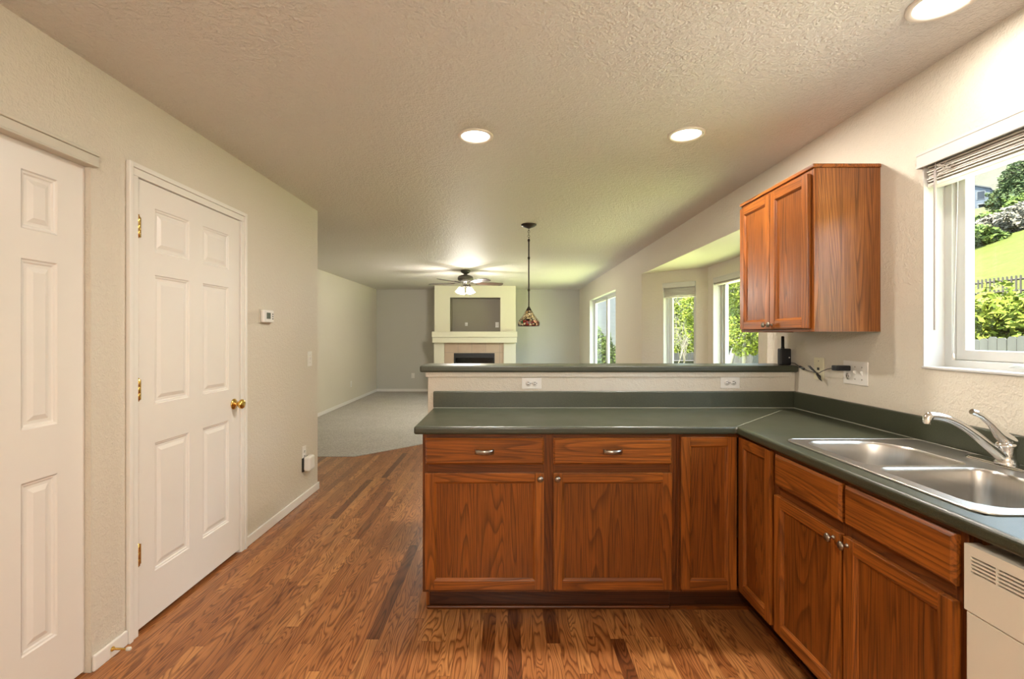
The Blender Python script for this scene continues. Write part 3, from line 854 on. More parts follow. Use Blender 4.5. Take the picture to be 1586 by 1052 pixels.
# ------------------------------------------------------------------ sink
rt = thing('kitchen_sink', ((SX0+SX1)/2, (SKY0+SKY1)/2, CT), 'double bowl stainless steel sink set in the green worktop', 'sink')
bas = [((1.172, 1.520, 1.557, 1.915), [0.05, 0.05, 0.05, 0.05]), ((1.172, 1.520, 1.172, 1.531), [0.05, 0.05, 0.05, 0.05])]
holes = []
for k, ((x0, x1, y0, y1), r) in enumerate(bas):
    rr = [0.05, 0.15, 0.075, 0.045] if k == 0 else [0.15, 0.05, 0.045, 0.075]
    holes.append(rrect(x0, x1, y0, y1, rr, 10))
curve_plate('rim', [rrect(SX0, SX1, SKY0, SKY1, 0.045, 8)] + holes, CT+0.0025, 0.002, 0.0015, steelM, rt)
for k, h in enumerate(holes):
    mb = MB(); cx = sum(p[0] for p in h)/len(h); cy = sum(p[1] for p in h)/len(h); n = len(h)
    V = []; lv = [(1.0, 0.004), (0.985, 0.0), (0.972, -0.008), (0.955, -0.06), (0.94, -0.12), (0.925, -0.150), (0.87, -0.168), (0.78, -0.174), (0.2, -0.178)]
    for (s_, z_) in lv: V += [(cx+(p[0]-cx)*s_, cy+(p[1]-cy)*s_, CT+z_) for p in h]
    F = [(i*n+a, i*n+(a+1) % n, (i+1)*n+(a+1) % n, (i+1)*n+a) for i in range(len(lv)-1) for a in range(n)]
    F.append(tuple(range((len(lv)-1)*n, len(lv)*n)))
    mb.add(V, F, 0, True)
    b = mb.build('bowl', steelM, rt, fix=False)
    mb = MB(); mb.lathe([(0.0, -0.1745), (0.018, -0.1735), (0.020, -0.1705), (0.042, -0.169), (0.044, -0.1755)], (cx, cy, CT), seg=28)
    mb.build('drain', chromeM, b)
# raised bead around the rim
mb = MB(); o_ = rrect(SX0+0.003, SX1-0.003, SKY0+0.003, SKY1-0.003, 0.043, 8)
mb.tube([(p[0], p[1], CT+0.0042) for p in o_ + o_[:2]], 0.0024, 6, caps=False)
mb.build('rim_bead', steelM, rt)

# ------------------------------------------------------------------ faucet
fx, fy, fz = 1.612, 1.545, CT+0.005
rt = thing('faucet', (fx, fy, fz), 'chrome single lever kitchen faucet behind the sink bowls', 'faucet')
mb = MB(); mb.xf = None
pl = rrect(fx-0.030, fx+0.030, fy-0.125, fy+0.125, 0.0298, 10)
mb.prism(pl, fz, fz+0.005); mb.prism([(fx+(p[0]-fx)*0.9, fy+(p[1]-fy)*0.97) for p in pl], fz+0.005, fz+0.009)
mb.build('deck_plate', chromeM, rt, bevel=0.002)
mb = MB(); mb.lathe([(0.030, 0.009), (0.030, 0.015), (0.026, 0.020), (0.024, 0.028), (0.0235, 0.060), (0.0265, 0.064), (0.0265, 0.070), (0.022, 0.076), (0.0, 0.078)], (fx, fy, fz), seg=28)
mb.build('body', chromeM, rt)
mb = MB()
P0, P1, P2, P3 = Vector((fx-0.008, fy, fz+0.024)), Vector((fx-0.10, fy+0.004, fz+0.105)), Vector((fx-0.16, fy+0.004, fz+0.163)), Vector((fx-0.245, fy+0.004, fz+0.163))
bez = lambda t: P0*(1-t)**3 + P1*3*t*(1-t)**2 + P2*3*t*t*(1-t) + P3*t**3
pts = [bez(i/22) for i in range(23)]
mb.tube(pts, [0.017-0.005*min(1, i/10) for i in range(23)], 16)
mb.tube([P3+Vector((0.004, 0, 0.002)), P3+Vector((-0.006, 0, -0.008)), P3+Vector((-0.007, 0, -0.026))], [0.012, 0.0135, 0.0125], 16)
mb.build('spout', chromeM, rt)
mb = MB()
hp = [(fx+0.020, fy, fz+0.070), (fx+0.004, fy, fz+0.082), (fx-0.022, fy, fz+0.104), (fx-0.048, fy, fz+0.136), (fx-0.080, fy, fz+0.163), (fx-0.104, fy, fz+0.174)]
mb.tube(hp, [0.020, 0.0225, 0.017, 0.0105, 0.0085, 0.010], 16)
mb.tube([(fx-0.098, fy, fz+0.172), (fx-0.112, fy, fz+0.177)], [0.0105, 0.009], 14)
mb.build('lever', chromeM, rt)

# ------------------------------------------------------------------ dishwasher
DX = 1.086; D0, D1 = 0.540, 1.139
rt = thing('dishwasher', (1.35, (D0+D1)/2, 0), 'biscuit coloured dishwasher beside the oak sink cabinet', 'dishwasher')
mb = MB(); mb.box(DX+0.03, XR-0.05, D0+0.003, D1-0.002, 0.10, 0.852); mb.build('tub', biscuitM, rt)
mb = MB()
slots = []
for g in range(5):
    g1 = 1.121 - g*0.0605; g0 = g1 - 0.0575
    for k in range(5): slots.append((g0, g1, 0.7955+k*0.0085, 0.7955+k*0.0085+0.0045))
us = sorted({D0+0.003, D1-0.002, *[s[0] for s in slots], *[s[1] for s in slots]}); vs = sorted({0.702, 0.858, *[s[2] for s in slots], *[s[3] for s in slots]})
mb.cells(us, vs, lambda u, v: not any(s[0] < u < s[1] and s[2] < v < s[3] for s in slots), DX, DX+0.012, lambda u, v, w: (w, u, v))
mb.box(DX+0.012, DX+0.034, D0+0.003, D1-0.002, 0.835, 0.858)
pan = mb.build('control_panel', biscuitM, rt)
mb = MB(); mb.box(DX+0.013, DX+0.017, D0+0.01, D1-0.01, 0.785, 0.834); mb.build('vent', slotM, pan)
mb = MB(); mb.box(DX+0.004, DX+0.03, D0+0.003, D1-0.002, 0.155, 0.6985); mb.build('door', biscuitM, rt, bevel=0.004)
mb = MB(); mb.box(DX+0.06, DX+0.075, D0+0.003, D1-0.002, 0.0, 0.15); mb.box(DX+0.05, DX+0.4, D0+0.01, D0+0.03, 0, 0.15); mb.build('toe_panel', slotM, rt)

# ------------------------------------------------------------------ wall plates
def hplate(x0, x1, z0, z1, label, group=None):
    cx, cz = (x0+x1)/2, (z0+z1)/2; y = KY
    rt = thing('electrical_outlet', (cx, y, cz), label, 'outlet', group)
    mb = MB(); mb.box(x0, x1, y-0.006, y-0.0002, z0, z1); mb.build('cover_plate', plateM, rt, bevel=0.002)
    for s_ in (-1, 1):
        c = cx + s_*0.0195
        mb = MB(); mb.lathe([(0.0165, -0.0002), (0.0165, -0.008), (0.0, -0.0082)], (c, y, cz), 'Y', 24); r = mb.build('receptacle', plateM, rt)
        mb = MB(); mb.box(c-0.006, c+0.006, y-0.0092, y-0.008, cz+0.005, cz+0.0075); mb.box(c-0.006, c+0.006, y-0.0092, y-0.008, cz-0.0075, cz-0.005)
        mb.lathe([(0.0027, -0.008), (0.0027, -0.0092), (0, -0.0093)], (c+0.010, y, cz), 'Y', 12)
        mb.build('slot', slotM, r)
    mb = MB(); mb.lathe([(0.003, -0.006), (0.003, -0.0072), (0, -0.0075)], (cx, y, cz), 'Y', 12); mb.build('screw', nickelM, rt)
    return rt
hplate(0.083, 0.200, 1.033, 1.098, 'white double outlet on the half wall, nearer the left end of the bar')
hplate(1.262, 1.376, 1.036, 1.103, 'white double outlet on the half wall, nearer the corner with the right wall')

def vplate(name, side, X, yc, zc, w, h, label, cat, kinds, mat=plateM, group=None, back=False):
    """plate on a wall looking to +x (side=1) or -x (side=-1); kinds = list per gang"""
    rt = thing(name, (X, yc, zc), label, cat, group)
    sg = side
    def bx(mb, a0, a1, y0, y1, z0, z1): mb.box(X+sg*a0, X+sg*a1, y0, y1, z0, z1)
    mb = MB(); bx(mb, 0.0002, 0.006, yc-w/2, yc+w/2, zc-h/2, zc+h/2); mb.build('cover_plate', mat, rt, bevel=0.002)
    n = len(kinds); pitch = 0.046
    for i, k in enumerate(kinds):
        y = yc + (i-(n-1)/2)*pitch
        if k == 'T':
            mb = MB(); V = [(X+sg*0.005, y-0.005, zc-0.012), (X+sg*0.005, y+0.005, zc-0.012), (X+sg*0.005, y+0.005, zc+0.012), (X+sg*0.005, y-0.005, zc+0.012),
                            (X+sg*0.018, y-0.004, zc+0.004), (X+sg*0.018, y+0.004, zc+0.004), (X+sg*0.016, y+0.004, zc+0.012), (X+sg*0.016, y-0.004, zc+0.012)]
            mb.add(V, [(0,3,2,1), (4,5,6,7), (0,1,5,4), (1,2,6,5), (2,3,7,6), (3,0,4,7)]); mb.build('toggle', mat, rt, bevel=0.001)
            for dz in (-0.030, 0.030):
                mb = MB(); mb.lathe([(0.0028, 0.0), (0.0028, sg*0.0072), (0, sg*0.0074)], (X, y, zc+dz), 'X', 10); mb.build('screw', nickelM, rt)
        elif k == 'R':
            for dz in (-0.0195, 0.0195):
                mb = MB(); mb.lathe([(0.0165, 0.0005), (0.0165, sg*0.008), (0.0, sg*0.0082)], (X, y, zc+dz), 'X', 20); r = mb.build('receptacle', mat, rt)
                mb = MB(); bx(mb, 0.008, 0.0092, y-0.0075, y-0.005, zc+dz-0.004, zc+dz+0.005); bx(mb, 0.008, 0.0092, y+0.005, y+0.0075, zc+dz-0.004, zc+dz+0.005)
                bx(mb, 0.008, 0.0092, y-0.002, y+0.002, zc+dz-0.011, zc+dz-0.007); mb.build('slot', slotM, r)
        elif k == 'J':
            mb = MB(); bx(mb, 0.006, 0.010, y-0.007, y+0.007, zc-0.008, zc+0.006); mb.build('jack', slotM, rt)
            for dz in (-0.042, 0.042):
                mb = MB(); mb.lathe([(0.003, 0.0), (0.003, sg*0.0072), (0, sg*0.0074)], (X, y, zc+dz), 'X', 10); mb.build('screw', nickelM, rt)
    return rt
vplate('switch_plate', -1, XR, 2.345, 1.166, 0.163, 0.115, 'wide white plate with two toggles and an outlet beside the kitchen window', 'switch', ['T', 'T', 'R'])
vplate('phone_jack', -1, XR, 2.620, 1.168, 0.082, 0.120, 'almond phone jack plate under the upper oak cabinet', 'jack plate', ['J'], mat=almondM)
vplate('light_switch', 1, XL, 4.015, 1.152, 0.085, 0.122, 'white toggle light switch near the end of the left wall', 'light switch', ['T'])
vplate('electrical_outlet', 1, XL, 3.905, 0.385, 0.072, 0.118, 'white outlet low on the left wall behind the plug-in unit', 'outlet', ['R'])
vplate('electrical_outlet', 1, XLL, 9.55, 0.372, 0.075, 0.118, 'white outlet low on the family room left wall', 'outlet', ['R'])
def backplate(x, z, y, w, h, label, mat=plateM, name='electrical_outlet', cat='outlet', kind='R'):
    rt = thing(name, (x, y, z), label, cat)
    mb = MB(); mb.box(x-w/2, x+w/2, y-0.006, y-0.0002, z-h/2, z+h/2); mb.build('cover_plate', mat, rt, bevel=0.002)
    if kind == 'R':
        for dz in (-0.02, 0.02):
            mb = MB(); mb.lathe([(0.016, -0.0002), (0.016, -0.009), (0.0, -0.0092)], (x, y, z+dz), 'Y', 16); mb.build('receptacle', mat, rt)
    else:
        mb = MB(); mb.lathe([(0.02, -0.006), (0.012, -0.012), (0.006, -0.03), (0.0, -0.03)], (x, y, z), 'Y', 16); mb.build('connector', mat, rt)
backplate(-2.262, 0.382, YB, 0.075, 0.118, 'white outlet low on the back wall left of the fireplace')

# thermostat
rt = thing('thermostat', (XL, 3.277, 1.48), 'small white digital thermostat on the left wall', 'thermostat')
mb = MB(); mb.box(XL+0.0003, XL+0.006, 3.202, 3.352, 1.433, 1.527); mb.build('wall_base', valM, rt, bevel=0.004)
mb = MB(); mb.box(XL+0.006, XL+0.032, 3.208, 3.347, 1.436, 1.524); b = mb.build('body', plateM, rt, bevel=0.010, seg=4)
mb = MB(); mb.box(XL+0.0318, XL+0.0328, 3.243, 3.296, 1.463, 1.505); mb.build('display', lcdM, rt)
mb = MB()
for k in range(3): mb.box(XL+0.0315, XL+0.0335, 3.322, 3.332, 1.460+k*0.016, 1.469+k*0.016)
mb.build('button', slotM, rt)

# plug-in unit
rt = thing('plug_in_freshener', (XL, 3.93, 0.31), 'white boxy plug-in unit hanging on the low left wall outlet', 'plug-in')
mb = MB(); mb.box(XL+0.010, XL+0.062, 3.872, 3.985, 0.243, 0.360); mb.build('housing', plateM, rt, bevel=0.016, seg=4)
mb = MB(); mb.box(XL+0.0005, XL+0.012, 3.866, 3.975, 0.240, 0.352); mb.build('shade_slab', slotM, rt, bevel=0.002)  # dark slab standing in for the shadow and shaded side of the unit

# door stop
rt = thing('door_stop', (XL+0.013, 2.0, 0.038), 'brass spring door stop screwed to the left baseboard', 'door stop')
mb = MB(); mb.lathe([(0.0, 0.0), (0.010, 0.0), (0.010, 0.003), (0.0045, 0.010), (0.004, 0.055), (0.0062, 0.060)], (XL+0.0132, 2.0, 0.038), 'X', 16)
mb.build('shaft', brassM, rt)
mb = MB(); mb.lathe([(0.0062, 0.060), (0.0085, 0.062), (0.0085, 0.074), (0.005, 0.078), (0.0, 0.078)], (XL+0.0132, 2.0, 0.038), 'X', 16)
mb.build('rubber_tip', rubberM, rt)

# router with antenna on the bar, adaptor and cable
bz = 1.172
rt = thing('wireless_router', (1.667, 2.88, bz), 'black upright device with a stub antenna standing on the bar end', 'device')
mb = MB(); mb.box(1.636, 1.700, 2.862, 2.902, bz+0.0005, bz+0.099); mb.build('housing', blackM, rt, bevel=0.007, seg=3)
mb = MB(); mb.lathe([(0.0105, 0.098), (0.0105, 0.104), (0.009, 0.108), (0.009, 0.168), (0.006, 0.173), (0, 0.174)], (1.660, 2.885, bz), seg=16); mb.build('antenna', blackM, rt)
mb = MB(); mb.lathe([(0.004, 0), (0.004, -0.002), (0, -0.0022)], (1.686, 2.862, bz+0.045), 'Y', 12); mb.build('lamp', plateM, rt)
rt = thing('power_adapter', (1.68, 2.40, 1.188), 'black plug-in power adapter in the white plate by the window, trailing a cord', 'adapter')
mb = MB(); mb.box(1.632, XR-0.0095, 2.366, 2.412, 1.1745, 1.2005); mb.build('housing', blackM, rt, bevel=0.005, seg=3)
mb = MB()
mb.tube([(1.632, 2.395, 1.187), (1.640, 2.45, 1.178), (1.662, 2.53, 1.160), (1.684, 2.585, 1.146), (1.690, 2.63, 1.146), (1.692, 2.70, 1.152), (1.692, 2.745, 1.163), (1.694, 2.80, 1.178), (1.697, 2.825, 1.185), (1.698, 2.86, 1.186)], 0.0022, 8)
# tied bundle of slack
for k in range(4):
    a = 0.006*k
    mb.tube([(1.682, 2.61, 1.148), (1.678, 2.648-a*.4, 1.172-a*.5), (1.674, 2.662, 1.180), (1.672, 2.645, 1.172+a*.5), (1.680, 2.60, 1.146), (1.676, 2.560, 1.120+a*.6), (1.672, 2.545+a*1.5, 1.108+a), (1.674, 2.570, 1.118), (1.682, 2.605, 1.140)], 0.0026, 8)
mb.build('cord', blackM, rt)
mb = MB(); mb.tube([(1.6915, 2.728, 1.158), (1.693, 2.768, 1.169)], 0.0065, 12); mb.build('ferrite_bead', blackM, rt)

# ------------------------------------------------------------------ ceiling lamps
def can_light(x, y, label, power, r=0.097, grp='recessed ceiling lights'):
    rt = thing('recessed_light', (x, y, CZ), label, 'ceiling light', grp)
    mb = MB(); mb.lathe([(r, -0.0005), (r, -0.005), (r-0.004, -0.008), (r-0.018, -0.007), (r-0.022, -0.002), (r-0.022, -0.0005)], (x, y, CZ), seg=48)
    mb.build('trim_ring', canTrimM, rt)
    mb = MB(); mb.lathe([(r-0.021, -0.002), (r-0.03, -0.006), (r*0.35, -0.009), (0.0005, -0.009)], (x, y, CZ), seg=40)
    mb.build('lens', lensM, rt)
    ld = bpy.data.lights.new('recessed_lamp', 'AREA'); ld.shape = 'DISK'; ld.size = 2*(r-0.03); ld.energy = power; ld.color = WARM
    lo = bpy.data.objects.new('recessed_lamp', ld); COL.objects.link(lo); lo.parent = rt; lo.location = (0, 0, -0.012)
    return rt
can_light(-0.176, 2.609, 'glowing recessed ceiling light left of center, ahead of the bar', CAN_W)
can_light(0.967, 2.588, 'glowing recessed ceiling light nearer the oak upper cabinet', CAN_W)
can_light(1.42, 1.56, 'glowing recessed ceiling light over the sink, at the top right', CAN_W*0.22)
# unseen globe added behind the camera to fill the near kitchen with light
gx, gy = 0.0, -1.1
rt = thing('fill_globe', (gx, gy, CZ), 'added frosted globe fill light, unseen behind the camera', 'ceiling lamp')
mb = MB(); mb.lathe([(0.0, CZ-0.0005), (0.075, CZ-0.0005), (0.075, CZ-0.02), (0.03, CZ-0.035), (0.02, CZ-0.16), (0.05, CZ-0.175), (0.05, CZ-0.19), (0.0, CZ-0.19)], (gx, gy, 0), seg=28); mb.build('canopy', nickelM, rt)
mb = MB(); mb.lathe([(0.05, CZ-0.19), (0.11, CZ-0.215), (0.14, CZ-0.27), (0.13, CZ-0.32), (0.08, CZ-0.36), (0.001, CZ-0.37)], (gx, gy, 0), seg=28); mb.build('glass_globe', glassShadeM, rt)
ld = bpy.data.lights.new('fill_bulb', 'POINT'); ld.energy = FILL_W; ld.shadow_soft_size = 0.12; ld.color = WARM
lo = bpy.data.objects.new('fill_bulb', ld); COL.objects.link(lo); lo.parent = rt; lo.location = (0, 0, -0.52)

# pendant
px_, py_ = 0.207, 4.706
rt = thing('pendant_lamp', (px_, py_, 1.441), 'dark bronze pendant lamp with a small stained glass shade', 'pendant lamp')
mb = MB(); mb.lathe([(0.0, CZ-0.0005), (0.076, CZ-0.0005), (0.076, CZ-0.010), (0.055, CZ-0.022), (0.022, CZ-0.034), (0.008, CZ-0.040), (0, CZ-0.040)], (px_, py_, 0), seg=32); mb.build('canopy', bronzeM, rt)
mb = MB()
for k in range(5):
    z = CZ-0.048-k*0.022; a = k % 2
    ring = [(px_+(0.008*math.cos(t) if a else 0), py_+(0 if a else 0.008*math.cos(t)), z+0.014*math.sin(t)) for t in [i*2*PI/12 for i in range(13)]]
    mb.tube(ring, 0.0022, 6, caps=False)
mb.build('chain', bronzeM, rt)
mb = MB(); mb.tube([(px_, py_, CZ-0.15), (px_, py_, 1.60)], 0.0065, 12)
for z in (CZ-0.155, 2.11, 1.795, 1.62): mb.lathe([(0.0065, -0.014), (0.011, -0.008), (0.012, 0), (0.011, 0.008), (0.0065, 0.014)], (px_, py_, z), seg=16)
mb.build('rod', bronzeM, rt)
prof = [(0.016, 0.172), (0.028, 0.152), (0.046, 0.116), (0.072, 0.080), (0.0835, 0.066), (0.100, 0.050), (0.105, 0.034), (0.105, 0.016), (0.101, 0.0)]
mb = MB(); mb.lathe(prof + [(r-0.003, h) for r, h in prof[::-1]], (px_, py_, 1.441), seg=40); sh = mb.build('shade', tiffM, rt, fix=False)
mb = MB(); mb.lathe([(0.0, 0.185), (0.012, 0.184), (0.020, 0.170), (0.029, 0.152), (0.026, 0.150), (0.0, 0.165)], (px_, py_, 1.441), seg=24)
for k in range(10):
    a = k*2*PI/10
    mb.tube([(px_+(r+0.001)*math.cos(a), py_+(r+0.001)*math.sin(a), 1.441+h) for r, h in prof[1:]], 0.0016, 6)
for (r, h) in ((0.0845, 0.066), (0.1015, 0.001)):
    mb.tube([(px_+r*math.cos(t), py_+r*math.sin(t), 1.441+h) for t in [i*2*PI/40 for i in range(41)]], 0.0028, 6, caps=False)
mb.build('lead_frame', bronzeM, rt)

# ceiling fan
fcx, fcy = -0.710, 8.02
rt = thing('ceiling_fan', (fcx, fcy, CZ), 'pewter ceiling fan with five dark blades and four lit glass shades', 'ceiling fan')
mb = MB(); mb.lathe([(0.0, CZ-0.0005), (0.078, CZ-0.0005), (0.082, CZ-0.012), (0.078, CZ-0.030), (0.058, CZ-0.050), (0.030, CZ-0.062), (0.030, CZ-0.080)], (fcx, fcy, 0), seg=32); mb.build('canopy', fanM, rt)
mb = MB(); mb.lathe([(0.03, CZ-0.075), (0.07, CZ-0.085), (0.115, CZ-0.100), (0.130, CZ-0.120), (0.132, CZ-0.150), (0.120, CZ-0.172), (0.09, CZ-0.185), (0.05, CZ-0.192), (0.05, CZ-0.235), (0.036, CZ-0.25), (0.0, CZ-0.252)], (fcx, fcy, 0), seg=36); mb.build('motor_housing', fanM, rt)
BZ = CZ-0.215
for k in range(5):
    a = math.radians(20+72*k); ca, sa = math.cos(a), math.sin(a); tl = math.radians(-14)
    def xf(p, ca=ca, sa=sa):
        x, y, z = p; y2 = y*math.cos(tl) - z*math.sin(tl); z2 = y*math.sin(tl) + z*math.cos(tl)
        return Vector((fcx + x*ca - y2*sa, fcy + x*sa + y2*ca, BZ + z2))
    mb = MB(); mb.xf = xf
    out = [(0.19, -0.050), (0.30, -0.058), (0.50, -0.066), (0.62, -0.066), (0.655, -0.050), (0.665, 0), (0.655, 0.050), (0.62, 0.066), (0.50, 0.066), (0.30, 0.058), (0.19, 0.050)]
    mb.prism(out, -0.003, 0.003); b = mb.build('blade', bladeM, rt)
    mb = MB(); mb.xf = xf; mb.prism([(0.075, -0.016), (0.15, -0.014), (0.21, -0.040), (0.25, -0.030), (0.25, 0.030), (0.21, 0.040), (0.15, 0.014), (0.075, 0.016)], 0.004, 0.010); mb.build('blade_iron', fanM, b)
LZ = CZ-0.262
mb = MB(); mb.lathe([(0.0, 0.01), (0.05, 0.01), (0.055, -0.005), (0.045, -0.022), (0.02, -0.032), (0, -0.034)], (fcx, fcy, LZ), seg=24)
for k in range(4):
    a = math.radians(35+90*k)
    mb.tube([(fcx+r*math.cos(a), fcy+r*math.sin(a), LZ+z) for r, z in ((0.03, -0.012), (0.06, -0.006), (0.085, -0.016), (0.095, -0.034))], 0.008, 8)
mb.build('light_kit', fanM, rt)
for k in range(4):
    a = math.radians(35+90*k); b0 = Vector((fcx+0.094*math.cos(a), fcy+0.094*math.sin(a), LZ-0.030))
    ax = Vector((0.42*math.cos(a), 0.42*math.sin(a), -1)).normalized()
    q = Vector((0,0,-1)).rotation_difference(ax)
    mb = MB(); mb.xf = lambda p, q=q, b0=b0: b0 + q @ p
    mb.lathe([(0.018, 0), (0.028, -0.012), (0.036, -0.040), (0.042, -0.070), (0.056, -0.098), (0.053, -0.098), (0.038, -0.068), (0.030, -0.036), (0.018, -0.008)], (0,0,0), seg=24)
    sh = mb.build('glass_shade', glassShadeM, rt)
    ld = bpy.data.lights.new('fan_bulb', 'POINT'); ld.energy = FAN_W; ld.shadow_soft_size = 0.03; ld.color = WARM
    lo = bpy.data.objects.new('fan_bulb', ld); COL.objects.link(lo); lo.parent = rt; lo.location = b0 + ax*0.145 - Vector((fcx, fcy, CZ))

# ------------------------------------------------------------------ fireplace
FPY = 10.56; F0, F1 = -1.622, 0.177
NI = (-1.277, -0.164, 1.428, 2.183); FB = (-1.190, -0.290, 0.20, 0.953)
mb = MB()
us = sorted([F0, F1, NI[0], NI[1], FB[0], FB[1]]); vs = sorted([0, CZ, NI[2], NI[3], FB[2], FB[3]])
mb.cells(us, vs, lambda u, v: not ((NI[0] < u < NI[1] and NI[2] < v < NI[3]) or (FB[0] < u < FB[1] and FB[2] < v < FB[3])), FPY, YB-0.0, lambda u, v, w: (u, w, v))
struct(mb.build('wall_chimney', creamM), 'cream chimney breast with a recessed television niche', 'wall')
mb = MB(); a, b, c, d = NI; yb = FPY+0.42; t = 0.004
mb.box(a, b, yb, yb+0.01, c, d); mb.box(a, a+t, FPY+0.002, yb, c, d); mb.box(b-t, b, FPY+0.002, yb, c, d); mb.box(a, b, FPY+0.002, yb, c, c+t); mb.box(a, b, FPY+0.002, yb, d-t, d)
struct(mb.build('wall_niche', nicheM), 'taupe lining of the niche above the mantel', 'wall')
backplate(-0.245, 1.585, yb, 0.078, 0.122, 'white outlet inside the niche, low at its right side')
backplate(-0.955, 1.60, yb, 0.06, 0.075, 'small white cable wall plate inside the niche', name='cable_plate', cat='cable plate', kind='C')
rt = thing('fireplace', ((F0+F1)/2, FPY, 0), 'fireplace with cream mantel, peach tile surround and black firebox', 'fireplace')
mb = MB(); mb.box(F0-0.03, F1+0.03, FPY-0.20, FPY-0.001, 1.303, 1.425); mb.box(F0-0.022, F1+0.022, FPY-0.17, FPY-0.001, 1.184, 1.300)
mb.build('mantel', creamM, rt, bevel=0.006)
for (a, b) in ((F0, -1.402), (-0.092, F1)):
    mb = MB(); mb.box(a, b, FPY-0.07, FPY-0.001, 0, 1.184); mb.build('pilaster', creamM, rt, bevel=0.004)
mb = MB(); mb.cells([-1.401, FB[0], FB[1], -0.093], [0, FB[2], FB[3], 1.183], lambda u, v: not (FB[0] < u < FB[1] and FB[2] < v < FB[3]), FPY-0.03, FPY-0.001, lambda u, v, w: (u, w, v)); mb.build('tile_surround', tileM, rt)
mb = MB(); a, b, c, d = FB; y0, y1 = FPY-0.035, FPY-0.0
mb.cells([a+.001, a+0.03, b-0.03, b-.001], [c+.001, c+0.03, d-0.10, d-.001], lambda u, v: not (a+0.03 < u < b-0.03 and c+0.03 < v < d-0.10), y0, y1, lambda u, v, w: (u, w, v))
mb.box(a+0.01, b-0.01, y0-0.012, y0, d-0.045, d-0.030); mb.box(a+0.01, b-0.01, y0-0.020, y0, d-0.105, d-0.085)
mb.build('firebox_frame', fireM, rt)
mb = MB(); mb.box(a+.002, b-.002, FPY+0.45, FPY+0.46, c, d); mb.box(a+.002, a+0.01, FPY, FPY+0.45, c, d); mb.box(b-0.01, b-.002, FPY, FPY+0.45, c, d); mb.box(a, b, FPY, FPY+0.45, c+.001, c+0.01); mb.box(a, b, FPY, FPY+0.45, d-0.01, d-.001)
mb.build('firebox_lining', roomdarkM, rt)
mb = MB(); mb.box(a+0.03, b-0.03, FPY-0.012, FPY-0.006, c+0.03, d-0.10); mb.build('glass_front', glassM, rt)
mb = MB()
for k in range(4): mb.tube([(a+0.2+0.12*k, FPY+0.18, c+0.06+0.02*k), (a+0.36+0.12*k, FPY+0.26, c+0.14+0.01*k)], [0.045, 0.035], 8)
mb.build('log_set', barkM, rt)

# ------------------------------------------------------------------ outdoors
def ground(x, y):
    near = -0.52 - 0.058*(max(-6, min(y, 21)) - 7.9)
    pts = [(9.3, 0), (16, 2.45), (28, 6.9), (85, 23.4), (105, 32), (240, 135)]
    if x <= 9.3: return near
    base = 0
    for i in range(len(pts)-1):
        (a, ha), (b, hb) = pts[i], pts[i+1]
        if x <= b or i == len(pts)-2:
            t = (x-a)/(b-a); base = ha + (hb-ha)*t; break
    w = max(0, 1-(x-9.3)/6.7)
    return near*w + base
rnd = random.Random(7)
xs = [1.9, 3, 5, 7, 8.5, 9.3] + [9.3+0.84*i for i in range(1, 9)] + [17.5+1.9*i for i in range(0, 34)] + [84+6*i for i in range(0, 26)]
ys = [-40+4*i for i in range(9)] + [-4+1.2*i for i in range(40)] + [46+6*i for i in range(35)]
V = []; F = []
for x in xs:
    for y in ys:
        b_ = 0 if x < 17 else min(1.0, (x-17)/30)
        V.append((x, y, ground(x, y) + (math.sin(x*0.31+y*0.17)*0.5 + math.sin(x*0.13-y*0.41)*0.6)*b_))
ny = len(ys)
for i in range(len(xs)-1):
    for j in range(ny-1):
        F.append((i*ny+j, (i+1)*ny+j, (i+1)*ny+j+1, i*ny+j+1))
V = [(p[0], p[1], p[2]) for p in V]
mb = MB(); mb.add(V, F, 0, True)
struct(mb.build('hillside', hillM, fix=False), 'grassy hillside rising behind the yard fences', 'hillside')
reflectorM = painted('reflector_concrete', (0.50, 0.44, 0.38, 1), 30, 0.3, 0.004, 0.9, 0.1)  # slab added out of view so less green light bounces into the kitchen
mb = MB()
for i in range(4):
    for j in range(3): mb.box(1.88+i*1.25, 3.11+i*1.25, -0.6+j*1.25-0.9, 0.63+j*1.25-0.9, -0.10, -0.02)
mb.box(1.87, 6.9, -1.52, 2.25, -0.6, -0.10)
struct(mb.build('patio', reflectorM), 'unseen pale concrete patio outside the kitchen window', 'patio')

